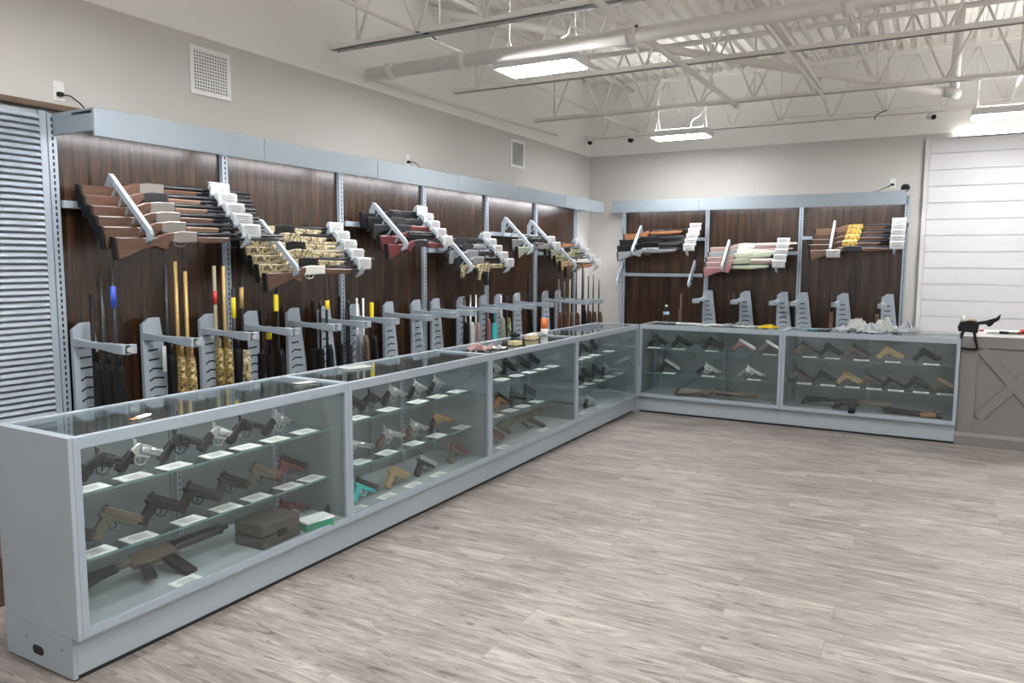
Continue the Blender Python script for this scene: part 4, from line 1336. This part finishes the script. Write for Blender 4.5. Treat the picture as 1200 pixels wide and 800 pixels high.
def put_handgun(fr, along, depth, z, spec, label, group):
    """fr L: long run (front +X at x=0), K: back run (front -Y at y=L0); depth = distance behind the front plane"""
    kind = spec[0]
    if kind == 'p':
        parts, nm, butt, muz = pistol_parts(spec[1], spec[2]), 'pistol', (-0.110, -0.112), (0.100, 0.002)
    else:
        parts, nm, butt, muz = revolver_parts(spec[1], spec[2], spec[3]), 'revolver', (-0.112, -0.096), (0.035 + spec[3], 0.0085)
    sc = 1.0
    t = thing(nm, label, nm, group)
    for n_, me in parts:
        obj(n_, me, t)
    th = rest_tilt(butt, muz)
    lean = 0.14
    Rl = Matrix.Rotation(-lean, 3, 'X') @ Matrix.Rotation(th, 3, 'Y')
    if fr == 'L':
        R_ = Matrix.Rotation(PI / 2, 3, 'Z') @ Rl
    else:
        R_ = Rl
    zmin = 1e9
    for n_, me in parts:
        for v in me.vertices:
            zmin = min(zmin, (Rl @ v.co).z)
    cx = (butt[0] + muz[0]) / 2 * math.cos(th)
    if fr == 'L':
        t.location = (-depth, along - cx * sc, z - zmin * sc + 0.0004)
    else:
        t.location = (along - cx * sc, L0 + depth, z - zmin * sc + 0.0004)
    t.scale = (sc, sc, sc)
    t.rotation_euler = R_.to_euler()
    return t


def card_mesh():
    def mk():
        b = B().box((-0.066, -0.047, 0), (0.066, 0.047, 0.0025))
        b.mi = 1
        for i, yy in enumerate((0.022, 0.008, -0.006, -0.020)):
            w = (0.034, 0.040, 0.030, 0.036)[i]
            b.box((-w, yy - 0.003, 0.0024), (w, yy + 0.003, 0.0028))
        return b.mesh('price_card', [M_CARD, M_INK])
    return cached(('price_card',), mk)


def put_card(fr, along, depth, z, label, rz=0.0, tilt=0.0):
    o = obj('price_card', card_mesh())
    tag(o, label, 'price card', 'white price cards in the showcases')
    if fr == 'L':
        o.location = (-depth, along, z + 0.0005)
        R_ = Matrix.Rotation(PI / 2 + rz, 3, 'Z')
    else:
        o.location = (along, L0 + depth, z + 0.0005)
        R_ = Matrix.Rotation(rz, 3, 'Z')
    o.rotation_euler = (R_ @ Matrix.Rotation(tilt, 3, 'X')).to_euler()
    return o


P_, R__ = 'p', 'r'
DESC = {'p': lambda s: '%s pistol' % (s[1] if s[1] == s[2] else '%s and %s' % (s[1], s[2])), 'r': lambda s: '%s %srevolver with %s grip' % (s[1], 'long ' if s[3] > 0.12 else '', s[2])}
# case, frame, shelf name, z, gun depth, card depth, guns [(along, spec)], cards [along]
SH = [
    (1, 'L', 'top', .70, .30, .185, [(0.15, ('p', 'charcoal', 'black')), (0.32, ('r', 'charcoal', 'black', .09)), (0.50, ('r', 'steel', 'black', .10)), (0.72, ('r', 'gunmetal', 'black', .13)), (0.92, ('r', 'steel', 'black', .09)), (1.11, ('r', 'gunmetal', 'black', .14)), (1.31, ('r', 'steel', 'black', .06))], [.17, .36, .56, .79, .97, 1.16, 1.37]),
    (1, 'L', 'middle', .43, .29, .18, [(0.145, ('p', 'charcoal', 'charcoal')), (0.36, ('p', 'brown', 'olive')), (0.58, ('p', 'charcoal', 'black')), (0.78, ('p', 'gunmetal', 'black')), (0.98, ('p', 'charcoal', 'charcoal')), (1.18, ('p', 'brown', 'olive')), (1.38, ('p', 'black', 'red'))], [.18, .37, .62, .83, 1.02, 1.24, 1.41]),
    (2, 'L', 'top', .70, .30, .185, [(1.70, ('p', 'charcoal', 'charcoal')), (1.90, ('p', 'gunmetal', 'black')), (2.08, ('r', 'charcoal', 'black', .06)), (2.32, ('r', 'steel', 'black', .11)), (2.57, ('r', 'steel', 'black', .07)), (2.80, ('r', 'steel', 'black', .06))], [1.80, 2.10, 2.41, 2.64, 2.88]),
    (2, 'L', 'middle', .43, .29, .18, [(1.66, ('r', 'steel', 'black', .08)), (1.92, ('r', 'steel', 'black', .17)), (2.26, ('r', 'steel', 'walnut', .14)), (2.54, ('r', 'steel', 'darkwood', .12)), (2.83, ('r', 'brass', 'black', .15))], [1.81, 2.07, 2.35, 2.62, 2.93]),
    (2, 'L', 'bottom', .205, .16, .055, [(1.63, ('r', 'steel', 'black', .09)), (1.84, ('p', 'charcoal', 'teal')), (2.16, ('p', 'tan', 'tan')), (2.47, ('p', 'steel', 'black')), (2.86, ('p', 'red', 'brown'))], [1.66, 1.93, 2.20, 2.48]),
    (3, 'L', 'top', .70, .30, .185, [(3.42, ('r', 'steel', 'black', .08)), (3.64, ('r', 'steel', 'black', .08)), (3.85, ('p', 'charcoal', 'black')), (4.07, ('p', 'black', 'black')), (4.29, ('p', 'charcoal', 'charcoal'))], [3.53, 3.77, 3.99, 4.20, 4.43]),
    (3, 'L', 'middle', .43, .29, .18, [(3.46, ('p', 'tan', 'greencamo')), (3.72, ('p', 'black', 'orange')), (3.96, ('p', 'charcoal', 'charcoal')), (4.20, ('p', 'gunmetal', 'black'))], [3.41, 3.66, 3.87, 4.13]),
    (4, 'L', 'top', .70, .30, .185, [(4.95, ('p', 'black', 'black')), (5.16, ('p', 'charcoal', 'black')), (5.38, ('p', 'black', 'charcoal')), (5.66, ('p', 'gunmetal', 'black'))], [4.99, 5.18, 5.39, 5.78]),
    (4, 'L', 'middle', .43, .29, .18, [(4.98, ('p', 'charcoal', 'black')), (5.20, ('p', 'black', 'black')), (5.44, ('p', 'gunmetal', 'black')), (5.70, ('p', 'charcoal', 'charcoal')), (5.98, ('r', 'steel', 'black', .09))], [5.03, 5.24, 5.50, 5.81, 6.06]),
    (4, 'L', 'bottom', .205, .16, .055, [(5.24, ('r', 'steel', 'black', .13))], [4.88, 5.29]),
    (5, 'K', 'top', .70, .30, .16, [(0.14, ('p', 'gunmetal', 'black')), (0.40, ('p', 'charcoal', 'black')), (0.75, ('p', 'charcoal', 'charcoal')), (1.07, ('p', 'steel', 'pink')), (1.34, ('p', 'steel', 'brown'))], [.12, .39, .75, 1.34]),
    (5, 'K', 'middle', .43, .30, .16, [(0.27, ('p', 'steel', 'charcoal')), (0.70, ('r', 'steel', 'charcoal', .10)), (1.15, ('r', 'steel', 'grey', .12))], [.29, .72, 1.19]),
    (6, 'K', 'top', .70, .30, .16, [(1.69, ('p', 'charcoal', 'brown')), (1.92, ('p', 'charcoal', 'charcoal')), (2.16, ('p', 'charcoal', 'brown')), (2.45, ('p', 'tan', 'tan')), (2.76, ('p', 'black', 'black'))], [1.72, 1.93, 2.19, 2.46, 2.78]),
    (6, 'K', 'middle', .43, .30, .16, [(1.64, ('p', 'charcoal', 'brown')), (1.87, ('p', 'charcoal', 'charcoal')), (2.10, ('p', 'tan', 'tan')), (2.30, ('p', 'charcoal', 'brown')), (2.50, ('p', 'brown', 'charcoal')), (2.70, ('p', 'charcoal', 'charcoal')), (2.91, ('p', 'tan', 'brown'))], [1.68, 1.90, 2.12, 2.31, 2.50, 2.71, 2.905]),
]
for case, fr, sn, z, gd, cd, guns, cards in SH:
    sname = {'top': 'top shelf', 'middle': 'middle shelf', 'bottom': 'bottom deck'}[sn]
    for i, (al, sp) in enumerate(guns):
        lab = '%s, %s on the %s of the %s' % (DESC[sp[0]](sp), ORD[i], sname, CN[case])
        put_handgun(fr, al, gd, z, sp, lab, 'handguns in the ' + CN[case])
    for i, al in enumerate(cards):
        put_card(fr, al, cd, z, 'white price card, %s along the %s of the %s' % (ORD[i], sname, CN[case]), random.uniform(-.06, .06))
put_card('L', 0.51, 0.06, .205, 'white price card beside the long dark rifle in the open-end showcase')
put_card('L', 3.36, 0.06, .205, 'white price card beside the brown pistol in the third long-run showcase')
put_card('L', 4.05, 0.06, .205, 'white price card beside the olive rifle in the third long-run showcase')


def flat_rifle(fr, along, depth, L, kind, mats_, label, rz=0.0):
    """long gun lying on its side on the case deck"""
    o = long_gun(kind, L, mats_, label, 'rifle', 'long guns lying in the showcases')
    R_ = (Matrix.Rotation(PI / 2, 3, 'Z') if fr == 'L' else Matrix.Identity(3)) @ Matrix.Rotation(rz, 3, 'Z') @ Matrix.Rotation(-1.2, 3, 'X')
    o.rotation_euler = R_.to_euler()
    zmin = min((R_ @ v.co).z for c in o.children for v in c.data.vertices)
    base = 0.205 - zmin + 0.0005
    o.location = (-depth, along, base) if fr == 'L' else (along, L0 + depth, base)
    return o


flat_rifle('L', 0.09, 0.30, 0.84, 'carbine', ('charcoal', 'brown', 'charcoal', 'charcoal'), 'dark bronze carbine lying on the bottom deck of the open-end showcase')
flat_rifle('L', 3.66, 0.30, 0.80, 'carbine', ('olive', 'olive', 'olive', 'charcoal'), 'olive carbine lying on the bottom deck of the third long-run showcase')
flat_rifle('K', 0.42, 0.20, 0.60, 'bolt', ('brown', 'charcoal', 'brown', 'charcoal'), 'brown short rifle lying on the bottom deck of the corner back showcase', -0.12)
flat_rifle('K', 1.68, 0.22, 0.62, 'carbine', ('charcoal', 'charcoal', 'brown', 'charcoal'), 'charcoal carbine lying on the bottom deck of the back showcase by the counter', -0.12)
put_handgun('L', 3.42, .17, .205, ('p', 'red', 'brown'), 'red and brown pistol on the bottom deck of the third long-run showcase', 'handguns in the third showcase of the long run')
# pump-grip gun with a tan forend
t = thing('shotgun', 'black short shotgun with a tan forend on the deck by the counter', 'shotgun')
part('barrel', B().tube([(0, 0, 0.02), (0.38, 0, 0.02)], 0.012, 12).tube([(0, 0, 0.046), (0.36, 0, 0.046)], 0.011, 12), G['black'], t)
part('forend', B().tube([(0.20, 0, 0.03), (0.21, 0, 0.03), (0.32, 0, 0.03), (0.33, 0, 0.03)], [0.022, 0.028, 0.028, 0.022], 12), G['orange'], t)
part('receiver', B().box((-0.12, -0.016, 0.004), (0.01, 0.016, 0.062), 0.004), G['charcoal'], t)
place(t, (2.52, L0 + 0.15, 0.2045), -0.18)
# dark case, green box and dark red revolver of the first showcase
t = thing('pistol_case', 'dark brown hard pistol case on the bottom deck of the open-end showcase', 'case')
part('bottom_shell', B().box((0, 0, 0), (0.26, 0.20, 0.055), 0.006), mat('dark_brown_plastic', (0.055, 0.045, 0.042), 0.5), t)
part('lid', B().box((0, 0, 0.058), (0.26, 0.20, 0.125), 0.010), mat('dark_brown_plastic', (0, 0, 0)), t)
part('latch', B().box((0.10, -0.006, 0.04), (0.16, 0.004, 0.075), 0.002), M_BLACK, t)
place(t, (-0.045, 0.93, 0.206), PI / 2)
t = thing('ammunition_box', 'green and white box in front of the dark red revolver', 'box')
part('carton', B().box((0, 0, 0), (0.17, 0.10, 0.05), 0.002), mat('green_carton', (0.02, 0.22, 0.12), 0.5), t)
part('lid_flap', B().box((-0.002, -0.002, 0.044), (0.172, 0.102, 0.054), 0.001), M_CARD, t, 'white lid')
place(t, (-0.03, 1.22, 0.206), PI / 2 - 0.2)
put_handgun('L', 1.34, .28, .205, ('r', 'red', 'red', .12), 'dark red long revolver on the bottom deck of the open-end showcase', 'handguns in the open-end showcase')

# ================================================================== things on top of the showcases
t = thing('price_sticker', 'small white and orange tag on the open-end showcase top', 'tag')
part('paper', B().box((0, 0, 0), (0.075, 0.03, 0.003)).box((0.02, 0.004, 0.003), (0.09, 0.03, 0.006)), M_CARD, t)
part('stripe', B().box((-0.025, 0.006, 0), (0.022, 0.026, 0.004), 0.001), mat('orange_stripe', (0.7, 0.22, 0.08), 0.5), t)
place(t, (-0.10, 0.34, H), PI / 2 + 0.3)


def paper(label, loc, w, d, rz, seed, m_=None, crumple=0.006, name='paper_sheet', cat='paper', group=None, tent=0.0):
    rnd = random.Random(seed)
    n = 7
    P = []
    for i in range(n):
        row = []
        for j in range(n):
            q = 1 - max(abs(2 * i / (n - 1) - 1), abs(2 * j / (n - 1) - 1))
            zz = 0.002 + abs(rnd.gauss(0, crumple)) + tent * q * rnd.uniform(0.6, 1.1)
            row.append((w * (i / (n - 1) - 0.5) + rnd.uniform(-1, 1) * crumple, d * (j / (n - 1) - 0.5) + rnd.uniform(-1, 1) * crumple, zz))
        P.append(row)
    b = B().grid(P)
    r = bmesh.ops.solidify(b.bm, geom=b.bm.faces[:], thickness=0.001)
    o = solid(name, b, m_ or M_CARD, label, cat, group)
    place(o, loc, rz)
    return o


paper('flat white sheet on the second long-run showcase', (-0.37, 2.02, H), 0.20, 0.13, 1.3, 1, crumple=0.0006)
paper('white slip on the open-end showcase near the seam', (-0.20, 1.40, H), 0.12, 0.07, 1.4, 2, crumple=0.0006)
paper('crumpled pink and white wrapper on the third long-run showcase', (-0.20, 3.22, H), 0.16, 0.15, 0.6, 3, mat('pink_wrapper', (0.62, 0.42, 0.40), 0.5), 0.022, 'wrapper', 'wrapper')
paper('crumpled white slip behind the pink wrapper', (-0.13, 3.36, H), 0.12, 0.10, 0.2, 4, None, 0.012, 'wrapper', 'wrapper')
t = thing('parts_box', 'small cream cardboard box on the third long-run showcase', 'box')
part('carton', B().box((0, 0, 0), (0.10, 0.07, 0.028), 0.002), mat('cream_card', (0.62, 0.52, 0.30), 0.6), t)
part('flap', B().box((0.0, 0.0, 0.029), (0.095, 0.068, 0.032), 0.001), mat('cream_card', (0, 0, 0)), t)
place(t, (-0.12, 3.62, H), 1.4)
t = thing('parts_box', 'cream and white parts tray short of the orange can', 'box')
part('carton', B().box((0, 0, 0), (0.12, 0.07, 0.03), 0.002), mat('cream_card', (0, 0, 0)), t)
part('lid', B().box((0.0, 0.01, 0.031), (0.05, 0.06, 0.045), 0.002).box((0.065, 0.01, 0.031), (0.11, 0.06, 0.05), 0.002), M_CARD, t)
place(t, (-0.22, 4.10, H), 1.5)
t = thing('black_magnet', 'small black block behind the cream parts tray', 'block')
part('body', B().box((0, 0, 0), (0.09, 0.05, 0.03), 0.004), M_BLACK, t)
part('knob', B().lathe([(0.012, 0.03), (0.012, 0.04), (0.004, 0.044)], (0.045, 0.025, 0)), M_BLACK, t)
place(t, (-0.44, 4.20, H), 1.5)
t = thing('drink_can', 'tall orange and white drink can on the long run', 'can')
part('body', B().lathe([(0.024, 0.0), (0.031, 0.008), (0.033, 0.014), (0.033, 0.06)], seg=24), mat('white_can', (0.75, 0.70, 0.66), 0.35), t, 'white lower body')
part('label_wrap', B().lathe([(0.0331, 0.058), (0.0331, 0.143), (0.027, 0.153)], seg=24), mat('orange_can', (0.78, 0.20, 0.06), 0.35), t, 'orange upper body')
part('lid', B().lathe([(0.0275, 0.152), (0.0275, 0.157), (0.024, 0.157), (0.023, 0.154)], seg=24), G['steel'], t)
part('pull_tab', B().box((-0.006, -0.010, 0.1565), (0.006, 0.012, 0.159), 0.001), G['steel'], t)
t.location = (-0.33, 4.56, H)
# bottle
t = thing('water_bottle', 'clear plastic water bottle on the back showcases', 'bottle')
M_PET = glass_mat('clear_bottle_plastic', (0.90, 0.93, 0.95), 1.35)
part('body', B().lathe([(0.026, 0.0), (0.032, 0.006), (0.032, 0.05), (0.030, 0.056), (0.032, 0.062), (0.032, 0.13), (0.026, 0.155), (0.013, 0.178), (0.013, 0.19)], seg=20), M_PET, t)
part('label', B().lathe([(0.0325, 0.098), (0.0325, 0.128)], seg=20), mat('blue_white_label', (0.35, 0.55, 0.75), 0.4), t)
part('cap', B().lathe([(0.0145, 0.186), (0.0145, 0.202), (0.012, 0.204)], seg=20), M_CARD, t)
t.location = (0.215, 6.44, H)
# papers on the back run
pl = [(0.42, 6.50, .22, .16, .1, 'white sheet beside the water bottle'), (0.60, 6.42, .24, .14, -.2, 'white sheet second from the water bottle'), (0.78, 6.50, .22, .18, .3, 'white sheet left of the dark clutter on the back run'), (1.06, 6.46, .22, .15, 0, 'white sheet beside the yellow cloth')]
for i, (x, y, w, d, rz, lab) in enumerate(pl):
    paper(lab, (x, y, H), w, d, rz, 10 + i, crumple=0.004, group='papers on the back showcases')
paper('crumpled grey and white papers beside the yellow cloth', (0.92, 6.56, H), 0.20, 0.14, 0.2, 20, mat('grey_paper', (0.35, 0.36, 0.37), 0.6), 0.016, 'crumpled_paper', group='papers on the back showcases')
paper('yellow cloth lying on the back run', (1.30, 6.42, H), 0.20, 0.16, 0.1, 21, G['yellow'], 0.006, 'cloth', 'cloth', tent=0.05)
paper('cyan strip beside the heap of papers', (1.70, 6.46, H), 0.14, 0.08, 0.0, 22, mat('cyan_plastic', (0.15, 0.50, 0.60), 0.4), 0.008, 'plastic_strip', 'strip')
paper('black flat pouch beside the cyan strip', (1.84, 6.42, H), 0.13, 0.06, 0.0, 25, M_BLACK, 0.005, 'pouch', 'pouch')
hp = [(2.00, 6.44, .17, .14, .2, .016, 'crumpled white paper at the cyan strip end of the heap'), (2.14, 6.54, .20, .18, -.4, .028, 'crumpled white paper, tall middle of the heap'), (2.26, 6.42, .22, .15, .6, .022, 'folded white paper in front of the heap'), (2.36, 6.58, .18, .15, .1, .030, 'crumpled white paper at the far end of the heap'), (2.56, 6.56, .20, .16, -.2, .024, 'crumpled white bag apart from the heap')]
for i, (x, y, w, d, rz, cr, lab) in enumerate(hp):
    paper(lab, (x, y, H), w, d, rz, 30 + i, None if i % 2 else mat('white_bag', (0.70, 0.72, 0.76), 0.4), cr, 'crumpled_paper', 'paper', 'crumpled papers on the back showcases', tent=(.05, .13, .07, .14, .09)[i])

# ================================================================== grey X-panel counter
CX0, CX1, CY = 3.005, 4.35, 6.245
t = thing('service_counter', 'taupe counter with raised X panels beside the back showcases', 'counter')
part('carcass', B().box((CX0, CY + 0.02, 0.0), (CX1, 6.92, 0.965)), M_COUNTER, t)
b = B()
b.box((CX0, CY, 0.10), (3.135, CY + 0.022, 0.985), 0.002)
b.box((3.135, CY, 0.885), (CX1, CY + 0.022, 0.985), 0.002)
b.box((3.135, CY, 0.10), (CX1, CY + 0.022, 0.245), 0.002)
b.box((3.715, CY, 0.245), (3.845, CY + 0.022, 0.885), 0.002)
part('face_frame', b, M_COUNTER, t)
b = B().box((CX0 - 0.012, CY - 0.018, 0.0), (CX1, CY + 0.02, 0.085), 0.002)
b.prism([(CY - 0.018, 0.085), (CY - 0.004, 0.115), (CY + 0.02, 0.115), (CY + 0.02, 0.085)], 'x', CX0 - 0.012, CX1)
part('base_molding', b, M_COUNTER, t)


def diag(p, q, w, y0, y1):
    d = Vector((q[0] - p[0], q[1] - p[1])).normalized()
    n = Vector((-d.y, d.x)) * w / 2
    return [(p[0] + n.x, p[1] + n.y), (q[0] + n.x, q[1] + n.y), (q[0] - n.x, q[1] - n.y), (p[0] - n.x, p[1] - n.y)]


for x0, x1 in ((3.135, 3.715), (3.845, 4.32)):
    b = B()
    b.prism(diag((x0 + 0.03, 0.26), (x1 - 0.03, 0.87), 0.085, 0, 0), 'y', CY + 0.004, CY + 0.0215, 0.002)
    b.prism(diag((x0 + 0.03, 0.87), (x1 - 0.03, 0.26), 0.085, 0, 0), 'y', CY + 0.003, CY + 0.021, 0.002)
    part('cross_brace', b, M_COUNTER, t)
part('countertop', B().box((CX0, CY - 0.005, 0.985), (CX1, 6.94, 1.005), 0.003), M_TOP, t, 'white countertop')

# black clamp device hooked over the counter edge
t = thing('gun_rest', 'black gun rest with wire legs hooked over the counter edge', 'gun rest')
part('body', B().prism([(-0.065, 0.02), (0.075, 0.01), (0.085, 0.095), (0.03, 0.115), (-0.055, 0.10), (-0.072, 0.05)], 'y', -0.05, 0.05, 0.006), M_BLACK, t)
for s in (-1, 1):
    part('leg', B().tube([(s * 0.040 + 0.01, -0.035, 0.02), (s * 0.052 + 0.01, -0.055, -0.04), (s * 0.070 + 0.01, -0.068, -0.12)], [0.013, 0.010, 0.008], 8), M_BLACK, t)
part('foot_bar', B().tube([(-0.062, -0.068, -0.118), (0.0, -0.070, -0.126), (0.08, -0.068, -0.128)], 0.010, 8), M_BLACK, t)
part('arm', B().prism([(0.07, 0.08), (0.13, 0.085), (0.15, 0.065), (0.175, 0.075), (0.19, 0.10), (0.225, 0.125), (0.235, 0.175), (0.20, 0.140), (0.13, 0.115), (0.07, 0.105)], 'y', -0.018, 0.018, 0.005), M_BLACK, t)
part('pad', B().box((0.0, -0.03, 0.108), (0.065, 0.03, 0.122), 0.003), G['tan'], t, 'tan strip on top')
part('cup', B().lathe([(0.016, 0.10), (0.018, 0.155)], (-0.035, 0, 0)), M_CARD, t, 'small white cup')
part('knob', B().tube([(0.085, 0.0, 0.03), (0.12, 0.0, 0.032)], 0.008, 8), mat('red_knob', (0.45, 0.04, 0.04), 0.4), t)
t.location = (3.045, CY + 0.045, 1.006)
t.scale = (1.05, 1.05, 1.05)
paper('white papers spread on the counter', (3.33, 6.45, 1.006), 0.26, 0.2, 0.1, 50, crumple=0.008)
t = thing('screwdriver', 'black rod tool lying on the counter', 'tool')
part('shaft', B().tube([(0, 0, 0.02), (0.12, 0, 0.02)], 0.006, 8), M_BLACK, t)
part('handle', B().tube([(-0.07, 0, 0.02), (-0.065, 0, 0.02), (0, 0, 0.02)], [0.008, 0.014, 0.012], 10), M_BLACK, t)
place(t, (3.36, 6.33, 1.004), 0.1)
t = thing('tape_dispenser', 'red plastic tool on the counter at the picture edge', 'tool')
part('body', B().prism([(0, 0), (0.16, 0), (0.16, 0.055), (0.10, 0.06), (0.02, 0.045), (0.0, 0.02)], 'y', -0.02, 0.02, 0.004), mat('red_plastic', (0.75, 0.06, 0.05), 0.4), t)
part('grip', B().box((0.02, -0.022, 0.012), (0.08, 0.022, 0.03), 0.003), M_BLACK, t)
place(t, (3.44, 6.42, 1.006), 0.0)
